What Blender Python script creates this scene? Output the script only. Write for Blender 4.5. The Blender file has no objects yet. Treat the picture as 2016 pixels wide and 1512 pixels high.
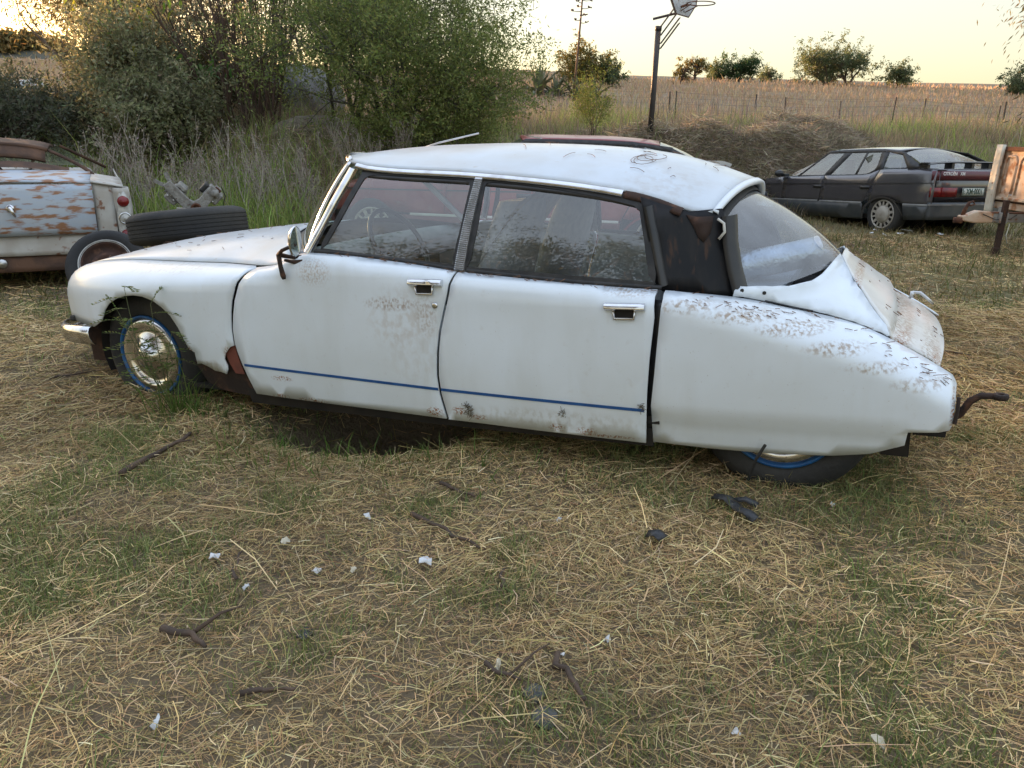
import bpy, bmesh, math, random
import numpy as np
from mathutils import Vector, Matrix
from mathutils.geometry import delaunay_2d_cdt
random.seed(7); RNG = np.random.default_rng(11)
R_ = math.radians
sc = bpy.context.scene
COL = sc.collection
# ------------------------------------------------------------------ camera
def make_camera(H=1.40, pitch=18.0, roll=.025):
    p = R_(pitch)
    fw = Vector((0, math.cos(p), -math.sin(p))); rt = Vector((1, 0, 0)); up = rt.cross(fw)
    r2 = rt*math.cos(roll) + up*math.sin(roll); u2 = up*math.cos(roll) - rt*math.sin(roll)
    cd = bpy.data.cameras.new('camera'); co = bpy.data.objects.new('camera', cd); COL.objects.link(co)
    m = Matrix((r2, u2, -fw)).transposed().to_4x4(); m.translation = (0, 0, H); co.matrix_world = m
    cd.sensor_fit = 'HORIZONTAL'; cd.sensor_width = 36; cd.lens = 36*1514/2016
    cd.clip_start = .05; cd.clip_end = 3000
    sc.camera = co
make_camera()
# ------------------------------------------------------------------ sky, sun, exposure
SKY_FILL_LOW, SKY_FILL_HIGH = (.092, .079, .056), (.176, .205, .255)
SUN_EL, SUN_AZ = 5.0, -41.0           # degrees; azimuth from +Y, negative = left of the view
w = bpy.data.worlds.new('World'); sc.world = w; w.use_nodes = True
nt = w.node_tree; bg = nt.nodes['Background']
sky = nt.nodes.new('ShaderNodeTexSky'); sky.sky_type = 'NISHITA'; sky.sun_disc = False
sky.sun_elevation = R_(SUN_EL); sky.sun_rotation = R_(SUN_AZ)
sky.altitude = 300; sky.air_density = 1.0; sky.dust_density = 2.0; sky.ozone_density = 1.2
# hazy fill light added over the whole dome: warm and pale near the horizon, brighter and cooler higher up, the same all round
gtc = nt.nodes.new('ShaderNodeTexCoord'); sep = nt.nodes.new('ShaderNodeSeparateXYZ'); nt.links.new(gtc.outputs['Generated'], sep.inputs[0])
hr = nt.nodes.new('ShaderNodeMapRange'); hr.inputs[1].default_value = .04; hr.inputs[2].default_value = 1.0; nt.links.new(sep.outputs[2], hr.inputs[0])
hz = nt.nodes.new('ShaderNodeMix'); hz.data_type = 'RGBA'; hz.inputs[6].default_value = (*SKY_FILL_LOW, 1); hz.inputs[7].default_value = (*SKY_FILL_HIGH, 1); nt.links.new(hr.outputs[0], hz.inputs[0])
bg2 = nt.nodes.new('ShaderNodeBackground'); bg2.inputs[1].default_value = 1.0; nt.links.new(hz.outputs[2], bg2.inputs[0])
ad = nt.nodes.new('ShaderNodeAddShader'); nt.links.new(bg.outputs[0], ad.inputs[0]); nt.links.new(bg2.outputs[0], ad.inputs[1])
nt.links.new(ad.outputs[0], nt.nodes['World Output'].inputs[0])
nt.links.new(sky.outputs[0], bg.inputs[0]); bg.inputs[1].default_value = .036  # sky strength
sd = bpy.data.lights.new('sun', 'SUN'); so = bpy.data.objects.new('sun', sd); COL.objects.link(so)
sd.energy = 5.0; sd.angle = R_(.6); sd.color = (1, .55, .26)
_sdir = Vector((math.sin(R_(SUN_AZ))*math.cos(R_(SUN_EL)), math.cos(R_(SUN_AZ))*math.cos(R_(SUN_EL)), math.sin(R_(SUN_EL))))
so.rotation_euler = _sdir.to_track_quat('Z', 'Y').to_euler()
so.location = _sdir*60
vs = sc.view_settings; vs.view_transform = 'Standard'; vs.look = 'None'; vs.gamma = 1; vs.exposure = 2.6
sc.render.engine = 'CYCLES'
cy = sc.cycles
cy.use_denoising = True
cy.max_bounces = 8; cy.diffuse_bounces = 3; cy.glossy_bounces = 3; cy.transmission_bounces = 4; cy.transparent_max_bounces = 10
cy.caustics_reflective = False; cy.caustics_refractive = False; cy.sample_clamp_indirect = 6
RIDGE_TOP = 32.1      # metres; the low sun stands just behind this ridge as seen from the yard
# ------------------------------------------------------------------ helpers
def tag(o, label=None, cat=None, group=None, kind=None):
    if label: o['label'] = label
    if cat: o['category'] = cat
    if group: o['group'] = group
    if kind: o['kind'] = kind
    return o
def empty(name, loc=(0, 0, 0), rz=0., mat=None):
    o = bpy.data.objects.new(name, None); COL.objects.link(o); o.empty_display_size = .2
    if mat is not None: o.matrix_world = mat
    else: o.location = loc; o.rotation_euler = (0, 0, rz)
    return o
def link(name, me, mat=None, parent=None):
    o = bpy.data.objects.new(name, me); COL.objects.link(o)
    if mat is not None and not me.materials: me.materials.append(mat)
    if parent is not None: o.parent = parent
    return o
def mesh(name, V, F, mat=None, parent=None, smooth=False):
    me = bpy.data.meshes.new(name); me.from_pydata([tuple(v) for v in V], [], [tuple(f) for f in F])
    if smooth: me.polygons.foreach_set('use_smooth', [True]*len(me.polygons))
    me.update()
    return link(name, me, mat, parent)
def fixn(o):
    bm = bmesh.new(); bm.from_mesh(o.data); bmesh.ops.recalc_face_normals(bm, faces=bm.faces); bm.to_mesh(o.data); bm.free(); return o
def solid(o, t, off=-1):
    m = o.modifiers.new('s', 'SOLIDIFY'); m.thickness = t; m.offset = off; return o
def bevel(o, wd, seg=2, ang=30):
    m = o.modifiers.new('b', 'BEVEL'); m.width = wd; m.segments = seg; m.limit_method = 'ANGLE'; m.angle_limit = R_(ang); return o
class MB:
    def __init__(s): s.V = []; s.F = []
    def add(s, V, F):
        n = len(s.V); s.V += [tuple(v) for v in V]; s.F += [tuple(i+n for i in f) for f in F]; return s
    def box(s, c, d, M=None):
        x, y, z = [k/2 for k in d]
        P = [Vector((a*x, b*y, e*z)) for a in (-1, 1) for b in (-1, 1) for e in (-1, 1)]
        if M is not None: P = [M @ p for p in P]
        P = [p+Vector(c) for p in P]
        return s.add(P, [(0, 1, 3, 2), (4, 6, 7, 5), (0, 4, 5, 1), (2, 3, 7, 6), (0, 2, 6, 4), (1, 5, 7, 3)])
    def tube(s, pts, r, n=6, cap=True):
        pts = [Vector(p) for p in pts]; rs = r if hasattr(r, '__len__') else [r]*len(pts)
        V = []; F = []; pu = None
        for i, p in enumerate(pts):
            d = (pts[min(i+1, len(pts)-1)]-pts[max(i-1, 0)])
            d = d.normalized() if d.length > 1e-9 else Vector((0, 0, 1))
            if pu is None: u = d.orthogonal().normalized()
            else:
                u = pu-d*pu.dot(d); u = u.normalized() if u.length > 1e-6 else d.orthogonal().normalized()
            pu = u; v = d.cross(u)
            for k in range(n):
                a = 2*math.pi*k/n; V.append(p+(u*math.cos(a)+v*math.sin(a))*rs[i])
        for i in range(len(pts)-1):
            for k in range(n): F.append((i*n+k, i*n+(k+1) % n, (i+1)*n+(k+1) % n, (i+1)*n+k))
        if cap: F += [tuple(range(n-1, -1, -1)), tuple((len(pts)-1)*n+k for k in range(n))]
        return s.add(V, F)
    def lathe(s, prof, n=32, axis='y', c=(0, 0, 0), M=None):
        V = []; F = []; m = len(prof)
        for k in range(n):
            a = 2*math.pi*k/n; ca, sa = math.cos(a), math.sin(a)
            for r, h in prof:
                p = Vector((r*ca, h, r*sa)) if axis == 'y' else Vector((r*ca, r*sa, h))
                if M is not None: p = M @ p
                V.append(p+Vector(c))
        for k in range(n):
            for i in range(m-1):
                a, b = k*m+i, ((k+1) % n)*m+i
                F.append((a, b, b+1, a+1))
        return s.add(V, F)
    def prism(s, poly, fn0, fn1):
        n = len(poly); V = [fn0(p) for p in poly]+[fn1(p) for p in poly]
        F = [tuple(range(n-1, -1, -1)), tuple(range(n, 2*n))]+[(i, (i+1) % n, n+(i+1) % n, n+i) for i in range(n)]
        return s.add(V, F)
    def build(s, name, mat, parent=None, smooth=False, norm=True):
        o = mesh(name, s.V, s.F, mat, parent, smooth)
        if norm: fixn(o)
        return o
def sheet(nu, nv, fn):
    V = [fn(i/(nu-1), j/(nv-1)) for i in range(nu) for j in range(nv)]
    F = [(i*nv+j, (i+1)*nv+j, (i+1)*nv+j+1, i*nv+j+1) for i in range(nu-1) for j in range(nv-1)]
    return V, F
def autosmooth(o, ang=35):
    me = o.data; me.polygons.foreach_set('use_smooth', [True]*len(me.polygons))
    try: me.set_sharp_from_angle(angle=R_(ang))
    except Exception: pass
    return o
def copy_tree(o, parent=None):
    c = o.copy(); COL.objects.link(c); c.parent = parent
    for ch in [k for k in bpy.data.objects if k.parent == o]: copy_tree(ch, c)
    return c
def poly_fill(poly, fn, step=.05, holes=()):
    """grid-filled polygon in (a,b) parameter space mapped to 3D by fn"""
    def dens(P):
        Q = []
        for i in range(len(P)):
            a = Vector(P[i]); b = Vector(P[(i+1) % len(P)]); n = max(1, int(math.ceil((b-a).length/step)))
            for k in range(n): Q.append(a.lerp(b, k/n))
        return Q
    rings = [dens(poly)]+[dens(h) for h in holes]
    pts = []; edges = []
    for rg in rings:
        n0 = len(pts); pts += rg; edges += [(n0+i, n0+(i+1) % len(rg)) for i in range(len(rg))]
    def inside(p, P):
        c = False; j = len(P)-1
        for i in range(len(P)):
            if (P[i][1] > p[1]) != (P[j][1] > p[1]) and p[0] < (P[j][0]-P[i][0])*(p[1]-P[i][1])/(P[j][1]-P[i][1])+P[i][0]: c = not c
            j = i
        return c
    xs = [p[0] for p in rings[0]]; ys = [p[1] for p in rings[0]]
    B = np.array([tuple(p) for p in pts])
    a = math.floor(min(xs)/step)*step
    while a < max(xs):
        b = math.floor(min(ys)/step)*step
        while b < max(ys):
            if inside((a, b), rings[0]) and not any(inside((a, b), h) for h in rings[1:]):
                if np.min((B[:, 0]-a)**2+(B[:, 1]-b)**2) > (step*.45)**2: pts.append(Vector((a, b)))
            b += step
        a += step
    r = delaunay_2d_cdt([Vector(p) for p in pts], edges, [], 0, 1e-5)
    V2, F2 = r[0], r[2]
    F = []
    for f in F2:
        c = sum((V2[i] for i in f), Vector((0, 0)))/len(f)
        if len(f) == 3:
            e1 = V2[f[1]]-V2[f[0]]; e2 = V2[f[2]]-V2[f[0]]; e3 = e2-e1; m2 = max(e1.length_squared, e2.length_squared, e3.length_squared)
            if abs(e1.x*e2.y-e1.y*e2.x) < .012*m2: continue          # slivers along straight edges
        if inside(c, rings[0]) and not any(inside(c, h) for h in rings[1:]): F.append(tuple(f))
    return [fn(p[0], p[1]) for p in V2], F
# ------------------------------------------------------------------ materials
MT = {}
def _nodes(name):
    m = bpy.data.materials.new(name); m.use_nodes = True; MT[name] = m
    return m, m.node_tree, m.node_tree.nodes['Principled BSDF']
def mat(name, c1, c2=None, scale=6., rough=.6, metal=0., bump=0., bscale=None, lo=.4, hi=.62, c3=None, s3=20., lo3=.55, hi3=.7, coord='Object', spec=.5, detail=5., stretch=None, coat=0.):
    m, t, b = _nodes(name); L = t.links.new
    b.inputs['Roughness'].default_value = rough; b.inputs['Metallic'].default_value = metal
    b.inputs['Specular IOR Level'].default_value = spec; b.inputs['Coat Weight'].default_value = coat
    tc = t.nodes.new('ShaderNodeTexCoord'); src = tc.outputs[coord]
    if stretch:
        mp = t.nodes.new('ShaderNodeMapping'); mp.inputs['Scale'].default_value = stretch; L(src, mp.inputs[0]); src = mp.outputs[0]
    def noise(s, d=detail):
        n = t.nodes.new('ShaderNodeTexNoise'); n.inputs['Scale'].default_value = s; n.inputs['Detail'].default_value = d; L(src, n.inputs['Vector']); return n
    def ramp(n, a, bb):
        r = t.nodes.new('ShaderNodeMapRange'); r.inputs[1].default_value = a; r.inputs[2].default_value = bb; L(n.outputs[0], r.inputs[0]); return r
    cur = None
    if c2 is not None:
        mx = t.nodes.new('ShaderNodeMix'); mx.data_type = 'RGBA'; mx.inputs[6].default_value = (*c1, 1); mx.inputs[7].default_value = (*c2, 1)
        L(ramp(noise(scale), lo, hi).outputs[0], mx.inputs[0]); cur = mx.outputs[2]
    if c3 is not None:
        mx = t.nodes.new('ShaderNodeMix'); mx.data_type = 'RGBA'; mx.inputs[7].default_value = (*c3, 1)
        if cur is None: mx.inputs[6].default_value = (*c1, 1)
        else: L(cur, mx.inputs[6])
        L(ramp(noise(s3, 8), lo3, hi3).outputs[0], mx.inputs[0]); cur = mx.outputs[2]
    if cur is None: b.inputs['Base Color'].default_value = (*c1, 1)
    else: L(cur, b.inputs['Base Color'])
    if bump:
        bp = t.nodes.new('ShaderNodeBump'); bp.inputs['Strength'].default_value = bump; bp.inputs['Distance'].default_value = .01
        L(noise(bscale or scale*4).outputs[0], bp.inputs['Height']); L(bp.outputs[0], b.inputs['Normal'])
    return m
def vmat(name, rough=.7, trans=.0, spec=.3):
    m, t, b = _nodes(name); L = t.links.new
    at = t.nodes.new('ShaderNodeAttribute'); at.attribute_name = 'Col'
    L(at.outputs[0], b.inputs['Base Color']); b.inputs['Roughness'].default_value = rough; b.inputs['Specular IOR Level'].default_value = spec
    if trans:
        tr = t.nodes.new('ShaderNodeBsdfTranslucent'); L(at.outputs[0], tr.inputs[0])
        mx = t.nodes.new('ShaderNodeMixShader'); mx.inputs[0].default_value = trans
        L(b.outputs[0], mx.inputs[1]); L(tr.outputs[0], mx.inputs[2]); L(mx.outputs[0], t.nodes['Material Output'].inputs[0])
    return m
def glassmat(name, tint=(.8, .85, .85), dust=.08, dcol=(.45, .45, .42), f0=.10, dscale=9.):
    """sheet glass: tinted see-through, Fresnel mirror, a film of dust"""
    m, t, b = _nodes(name); L = t.links.new; N = t.nodes.new
    tr = N('ShaderNodeBsdfTransparent'); tr.inputs[0].default_value = (*tint, 1)
    gl = N('ShaderNodeBsdfGlossy'); gl.inputs['Roughness'].default_value = .015
    lw = N('ShaderNodeLayerWeight'); lw.inputs[0].default_value = .5          # Schlick reflectance, the same from both sides of the pane
    pw = N('ShaderNodeMath'); pw.operation = 'POWER'; pw.inputs[1].default_value = 4.; L(lw.outputs['Facing'], pw.inputs[0])
    fr = N('ShaderNodeMapRange'); fr.name = 'Reflect'; fr.inputs[3].default_value = f0; fr.inputs[4].default_value = 1.; L(pw.outputs[0], fr.inputs[0])
    m1 = N('ShaderNodeMixShader'); L(fr.outputs[0], m1.inputs[0]); L(tr.outputs[0], m1.inputs[1]); L(gl.outputs[0], m1.inputs[2])
    df = N('ShaderNodeBsdfDiffuse'); df.inputs[0].default_value = (*dcol, 1)
    tc = N('ShaderNodeTexCoord'); nz = N('ShaderNodeTexNoise'); nz.inputs['Scale'].default_value = dscale; nz.inputs['Detail'].default_value = 7
    L(tc.outputs['Object'], nz.inputs['Vector'])
    mr = N('ShaderNodeMapRange'); mr.inputs[1].default_value = .35; mr.inputs[2].default_value = .75; mr.inputs[3].default_value = dust*.3; mr.inputs[4].default_value = dust*1.9
    L(nz.outputs[0], mr.inputs[0])
    m2 = N('ShaderNodeMixShader'); L(mr.outputs[0], m2.inputs[0]); L(m1.outputs[0], m2.inputs[1]); L(df.outputs[0], m2.inputs[2])
    L(m2.outputs[0], t.nodes['Material Output'].inputs[0])
    t.nodes.remove(b)
    return m
chrome = mat('chrome', (.72, .72, .74), (.45, .42, .38), 14, rough=.16, metal=1., lo=.5, hi=.8)
alu = mat('aluminium', (.62, .62, .63), (.5, .5, .5), 30, rough=.38, metal=1.)
rubber = mat('rubber', (.020, .020, .021), (.035, .034, .032), 5, rough=.75, bump=.3, bscale=60)
tyre_m = mat('tyre', (.018, .018, .019), (.045, .042, .037), 3.5, rough=.8, bump=.4, bscale=50, lo=.45, hi=.75)
black = mat('black_paint', (.012, .013, .016), (.03, .028, .027), 6, rough=.38)
dark = mat('dark_underside', (.014, .012, .011), (.03, .024, .02), 8, rough=.9)
rust = mat('rust', (.12, .045, .022), (.055, .025, .016), 9, rough=.9, bump=.5, bscale=60, c3=(.20, .085, .035), s3=25)
rustdark = mat('rust_dark', (.05, .026, .018), (.025, .016, .013), 8, rough=.9, bump=.4, bscale=50, c3=(.10, .045, .025), s3=20)
primer = mat('red_primer', (.19, .055, .035), (.12, .04, .03), 15, rough=.8)
interior = mat('grey_interior', (.22, .235, .25), (.28, .29, .30), 12, rough=.9)
cloth = mat('seat_cloth', (.30, .32, .35), (.38, .39, .41), 22, rough=.95, bump=.3, bscale=120)
tan = mat('tan_seat', (.36, .30, .20), (.25, .21, .15), 20, rough=.95, bump=.4, bscale=120)
headl = mat('headliner', (.6, .6, .56), (.5, .5, .46), 9, rough=.95)
redlens = mat('red_lens', (.22, .012, .012), (.12, .01, .012), 12, rough=.22)
whitelens = mat('white_lens', (.55, .55, .52), (.4, .4, .38), 25, rough=.25)
foil = mat('silver_foil', (.75, .76, .78), (.55, .57, .6), 18, rough=.3, metal=.9, bump=.8, bscale=35)
# ------------------------------------------------------------------ terrain
def ss(a, b, x):
    t = np.clip((x-a)/(b-a), 0, 1); return t*t*(3-2*t)
_T = RNG.random((64, 64))
def vnoise(x, y, s=1., ox=0., oy=0.):
    x = np.asarray(x, float)*s+ox+1000; y = np.asarray(y, float)*s+oy+1000
    xi = np.floor(x).astype(int); yi = np.floor(y).astype(int); fx = x-xi; fy = y-yi
    fx = fx*fx*(3-2*fx); fy = fy*fy*(3-2*fy)
    g = lambda a, b: _T[a % 64, b % 64]
    return (g(xi, yi)*(1-fx)+g(xi+1, yi)*fx)*(1-fy)+(g(xi, yi+1)*(1-fx)+g(xi+1, yi+1)*fx)*fy
def fbm(x, y, s=1., o=4):
    r = 0; a = .5; t = 0
    for i in range(o): r = r+a*vnoise(x, y, s*2**i, 13.7*i, 7.1*i); t += a; a *= .5
    return r/t
BX = [-60, -14, -7, -3, 1, 4, 8, 14, 60]; BY = [12, 11, 10, 10, 11.5, 13.5, 15, 15.5, 16]
def tz(x, y, fine=True):
    x = np.asarray(x, float); y = np.asarray(y, float)
    z = .12+.11*np.tanh(x/2.4)*(1-.6*ss(6, 12, y))
    y0 = np.interp(x, BX, BY)
    k = ss(0, 1, (y-y0)/5.5)
    z = z+k*(1.42-.12+ (.22*(fbm(x, y, .55)-.5)+.3*(fbm(x, y, .25, 2)-.5)) )
    d = np.maximum(y-y0-5.5, 0)
    z = z+np.interp(d, [0, 6, 27, 42, 65, 84, 100, 140, 300], [0, .25, 1.25, 2.9, 5.2, 7.4, 8.0, 5.0, -8])*ss(0, 4, d)
    # mounds of slashed dry grass at the foot of the bank, right of the bushes
    for mx, my, mr, mh in MOUNDS: z = z+mh*np.exp(-(((x-mx)/mr)**2+((y-my)/(mr*.8))**2))
    # hollow washed out beneath the car
    z = z-.36*np.exp(-(((x+.62)/.44)**2+((y-3.42)/.32)**2)**1.5)
    if fine: z = z+.035*(fbm(x, y, 1.6, 4)-.5)*(1+2*k)
    return z
MOUNDS = [(3.6, 14.6, 1.0, .45), (4.9, 15.1, .9, .5), (6.0, 16.0, .9, .45), (2.6, 14.2, .9, .35), (5.4, 17.3, .8, .5), (7.0, 17.5, .9, .35), (-2.6, 11.6, 1.0, .4), (-3.6, 12.8, 1.2, .45), (-1.4, 11.9, .9, .3)]+[(1.2+.75*i, 13.6+.28*i+(.5 if i % 2 else 0), .75, .38) for i in range(9)]+[(2.0+.8*i, 15.6+.25*i, .7, .35) for i in range(8)]
def tz1(x, y): return float(tz(x, y))
def nonuni(knots):
    out = []
    for (a, b, st) in knots:
        n = max(1, int(round((b-a)/st))); out += [a+(b-a)*i/n for i in range(n)]
    return out+[knots[-1][1]]
gx = np.array(nonuni([(-500, -120, 40), (-120, -30, 6), (-30, -8, .7), (-8, -4, .25), (-4, 4, .09), (4, 12, .25), (12, 40, .8), (40, 140, 6), (140, 500, 40)]))
gy = np.array(nonuni([(-80, -10, 10), (-10, .6, .8), (.6, 6.5, .09), (6.5, 22, .25), (22, 60, 1.2), (60, 130, 3), (130, 500, 30)]))
GX, GY = np.meshgrid(gx, gy, indexing='ij'); GZ = tz(GX, GY)
def fast_mesh(name, V, quads=None, tris=None, cols=None, mat=None, parent=None, smooth=False):
    """V (n,3); quads (m,4) and/or tris (k,3); cols (n,3) vertex colours"""
    me = bpy.data.meshes.new(name); V = np.ascontiguousarray(V, np.float32)
    me.vertices.add(len(V)); me.vertices.foreach_set('co', V.ravel())
    parts = []; tot = []
    if quads is not None and len(quads): parts.append(np.asarray(quads, np.int32).ravel()); tot.append(np.full(len(quads), 4, np.int32))
    if tris is not None and len(tris): parts.append(np.asarray(tris, np.int32).ravel()); tot.append(np.full(len(tris), 3, np.int32))
    idx = np.concatenate(parts); tt = np.concatenate(tot)
    me.loops.add(len(idx)); me.loops.foreach_set('vertex_index', idx)
    me.polygons.add(len(tt)); st = np.zeros(len(tt), np.int32); st[1:] = np.cumsum(tt)[:-1]
    me.polygons.foreach_set('loop_start', st)
    try: me.polygons.foreach_set('loop_total', tt)
    except Exception: pass
    if smooth: me.polygons.foreach_set('use_smooth', np.ones(len(tt), bool))
    if cols is not None:
        ca = me.color_attributes.new('Col', 'FLOAT_COLOR', 'POINT')
        c4 = np.ones((len(V), 4), np.float32); c4[:, :3] = cols; ca.data.foreach_set('color', c4.ravel())
    me.update(calc_edges=True)
    return link(name, me, mat, parent)
ni, nj = GX.shape
I, J = np.meshgrid(np.arange(ni-1), np.arange(nj-1), indexing='ij')
q = np.stack([I*nj+J, (I+1)*nj+J, (I+1)*nj+J+1, I*nj+J+1], -1).reshape(-1, 4)
kf = ss(10, 22, GY); d1 = fbm(GX, GY, .5)[..., None]; d2 = fbm(GX, GY, 2.3)[..., None]
soil = np.array([.13, .10, .07]); thatch = np.array([.22, .17, .105]); grn = np.array([.15, .165, .065]); dry = np.array([.30, .225, .15])
gc = soil+(thatch-soil)*d2
gc = gc*(1-.45*ss(.45, .6, d1))+grn*.45*ss(.45, .6, d1)
gc = gc*(1-kf[..., None])+kf[..., None]*(dry*(.75+.5*d1)*.9)
gm = vmat('ground_soil', .95, 0, .1)
_t = gm.node_tree; _b = _t.nodes['Principled BSDF']
_n = _t.nodes.new('ShaderNodeTexNoise'); _n.inputs['Scale'].default_value = 45; _n.inputs['Detail'].default_value = 8
_tc = _t.nodes.new('ShaderNodeTexCoord'); _t.links.new(_tc.outputs['Object'], _n.inputs['Vector'])
_bp = _t.nodes.new('ShaderNodeBump'); _bp.inputs['Distance'].default_value = .03; _bp.inputs['Strength'].default_value = .8
_t.links.new(_n.outputs[0], _bp.inputs['Height']); _t.links.new(_bp.outputs[0], _b.inputs['Normal'])
ground = fast_mesh('ground', np.stack([GX, GY, GZ], -1).reshape(-1, 3), quads=q, cols=gc.reshape(-1, 3), mat=gm, smooth=True)
tag(ground, 'bare soil and thatch of the yard rising to a grassy bank and paddock', 'ground', kind='structure')

def PX(u, v, y, H=1.40, pitch=18., roll=.025):
    """world point seen at photograph pixel (u,v) on the plane at distance y: used to place far things at their real distance"""
    p = R_(pitch); fw = np.array([0, math.cos(p), -math.sin(p)]); rt = np.array([1., 0, 0]); up = np.cross(rt, fw); r2 = rt*math.cos(roll)+up*math.sin(roll); u2 = up*math.cos(roll)-rt*math.sin(roll)
    d = fw+r2*(u-1008)/1514-u2*(v-756)/1514; return np.array([0, 0, H])+d*y/d[1]
DS = {
 'fender_low': [(-0.318,0.148),(-0.222,0.187),(-0.169,0.249),(-0.12,0.284),(-0.048,0.313),(0.028,0.33),(0.099,0.336),(0.168,0.333),(0.24,0.316),(0.298,0.286),(0.348,0.247),(0.387,0.192),(0.412,0.135),(0.432,0.086),(0.465,0.073),(0.466,0.015),(0.493,0.019),(0.534,0.006),(0.572,-0.012),(0.608,-0.016),(0.642,-0.024),(0.658,0.001),(0.66,0.024),(0.65,0.051),(0.666,0.081),(0.703,0.114),(0.731,0.123),(0.729,0.145),(0.731,0.205),(0.744,0.28),(0.76,0.333),(0.79,0.396),(0.815,0.461),(0.828,0.507)],
 'bumper_lip': [(-0.379,0.151),(-0.49,0.152)],
 'fdoor_front': [(0.842,0.542),(0.846,0.496),(0.833,0.445),(0.805,0.386),(0.778,0.334),(0.757,0.27),(0.742,0.205),(0.738,0.14),(0.746,0.086),(0.759,0.031),(0.779,-0.042),(0.802,-0.111)],
 'fdoor_bottom': [(0.966,-0.117),(1.222,-0.125),(1.516,-0.132),(1.809,-0.142)],
 'bgap': [(1.896,0.502),(1.895,0.466),(1.879,0.392),(1.852,0.309),(1.83,0.237),(1.813,0.151),(1.801,0.052),(1.802,-0.026),(1.809,-0.081),(1.818,-0.142)],
 'rdoor_bottom': [(1.819,-0.144),(1.98,-0.148),(2.136,-0.154),(2.42,-0.163),(2.649,-0.173)],
 'rdoor_rear': [(2.686,0.461),(2.691,0.319),(2.674,0.168),(2.663,0.036),(2.658,-0.047),(2.651,-0.171)],
 'wing_front': [(2.713,0.454),(2.714,0.392),(2.703,0.279),(2.688,0.117),(2.669,-0.046),(2.666,-0.179)],
 'wing_bottom': [(2.656,-0.193),(2.86,-0.198),(3.09,-0.198),(3.306,-0.19),(3.409,-0.179),(3.517,-0.143),(3.523,-0.07),(3.548,-0.056),(3.634,-0.049),(3.654,-0.042)],
 'wing_rear': [(3.657,-0.016),(3.655,0.055),(3.655,0.168),(3.649,0.192)],
 'stripe': [(0.761,0.032),(1.803,-0.008),(2.654,-0.034)],
 'fhandle': [(1.709,0.455),(1.857,0.407),(1.733,0.437),(1.815,0.39),(1.819,0.345)],
 'rhandle': [(2.513,0.378),(2.659,0.335),(2.541,0.364),(2.623,0.315)],
 'fglass': [(1.234,0.55),(1.302,0.681),(1.351,0.796),(1.373,0.846),(1.397,0.86),(1.44,0.864),(1.653,0.848),(1.863,0.828),(1.892,0.814),(1.902,0.792),(1.893,0.641),(1.873,0.485)],
 'rglass': [(1.927,0.477),(1.943,0.631),(1.944,0.791),(1.957,0.812),(1.987,0.816),(2.115,0.802),(2.265,0.78),(2.449,0.744),(2.572,0.712),(2.601,0.688),(2.635,0.569),(2.67,0.425)],
 'btrim': [(1.881,0.479),(1.912,0.823),(1.944,0.82),(1.923,0.475)],
 'chrome_rail': [(1.326,0.879),(1.475,0.871),(1.699,0.852),(1.913,0.829),(2.114,0.808),(2.263,0.788),(2.407,0.767),(2.539,0.739)],
 'apillar': [(1.19,0.544),(1.238,0.641),(1.288,0.773),(1.335,0.875)],
 'quarter': [(2.933,0.376),(2.936,0.396),(2.948,0.41),(3.033,0.407),(3.112,0.404),(3.156,0.411),(3.188,0.418),(3.22,0.442),(3.247,0.477),(3.27,0.507),(3.276,0.498),(3.294,0.467),(3.311,0.435),(3.351,0.382),(3.381,0.337),(3.411,0.299),(3.437,0.27),(3.451,0.237),(3.44,0.233),(3.352,0.273),(3.264,0.3),(3.131,0.33),(3.02,0.358)],
 'lid_low': [(3.451,0.234),(3.531,0.188),(3.593,0.151)],
 'cpanel': [(2.604,0.715),(2.66,0.691),(2.745,0.648),(2.854,0.663),(2.934,0.369),(2.795,0.39),(2.696,0.404),(2.665,0.416)],
 'cgap': [(2.698,0.442)],
}
# ------------------------------------------------------------------ the white fastback saloon
def pchip(X, Y):
    X = np.array(X, float); Y = np.array(Y, float); h = np.diff(X); d = np.diff(Y)/h; m = np.zeros(len(X))
    for i in range(1, len(X)-1):
        if d[i-1]*d[i] > 0:
            w1 = 2*h[i]+h[i-1]; w2 = h[i]+2*h[i-1]; m[i] = (w1+w2)/(w1/d[i-1]+w2/d[i])
    m[0] = d[0]; m[-1] = d[-1]
    def f(x):
        x = min(max(x, X[0]), X[-1]); i = min(max(int(np.searchsorted(X, x))-1, 0), len(h)-1); t = (x-X[i])/h[i]
        return float((1+2*t)*(1-t)**2*Y[i]+t*(1-t)**2*h[i]*m[i]+t*t*(3-2*t)*Y[i+1]+t*t*(t-1)*h[i]*m[i+1])
    return f
sW = pchip([-.92, -.88, -.83, -.75, -.65, -.5, -.3, 0, .4, .8, 1.3, 1.8, 2.3, 2.65, 3.1, 3.5, 3.62, 3.68], [.40, .49, .57, .645, .71, .775, .835, .878, .90, .90, .89, .875, .85, .825, .785, .735, .715, .69])
sA = pchip([-.92, -.5, 0, .5, .8, 1.1, 2.7, 2.95, 3.3, 3.5, 3.68], [.10, .20, .23, .21, .14, .07, .07, .15, .20, .185, .15])
sR = pchip([-.92, -.5, 0, .6, 1.0, 2.7, 3.0, 3.3, 3.68], [.15, .15, .13, .09, .055, .055, .09, .10, .085])
sZC = pchip([-.92, -.85, -.75, -.6, -.4, -.1, .4, .82, .97, 1.08, 1.17, 1.41, 1.66, 1.876, 2.15, 2.37, 2.57, 2.7, 2.8, 2.93, 3.02, 3.13, 3.26, 3.35, 3.44, 3.53, 3.59, 3.63, 3.68],
            [.27, .35, .41, .446, .465, .476, .474, .474, .487, .525, .544, .53, .504, .475, .45, .431, .419, .411, .397, .376, .358, .33, .30, .273, .233, .185, .151, .125, .09])
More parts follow.
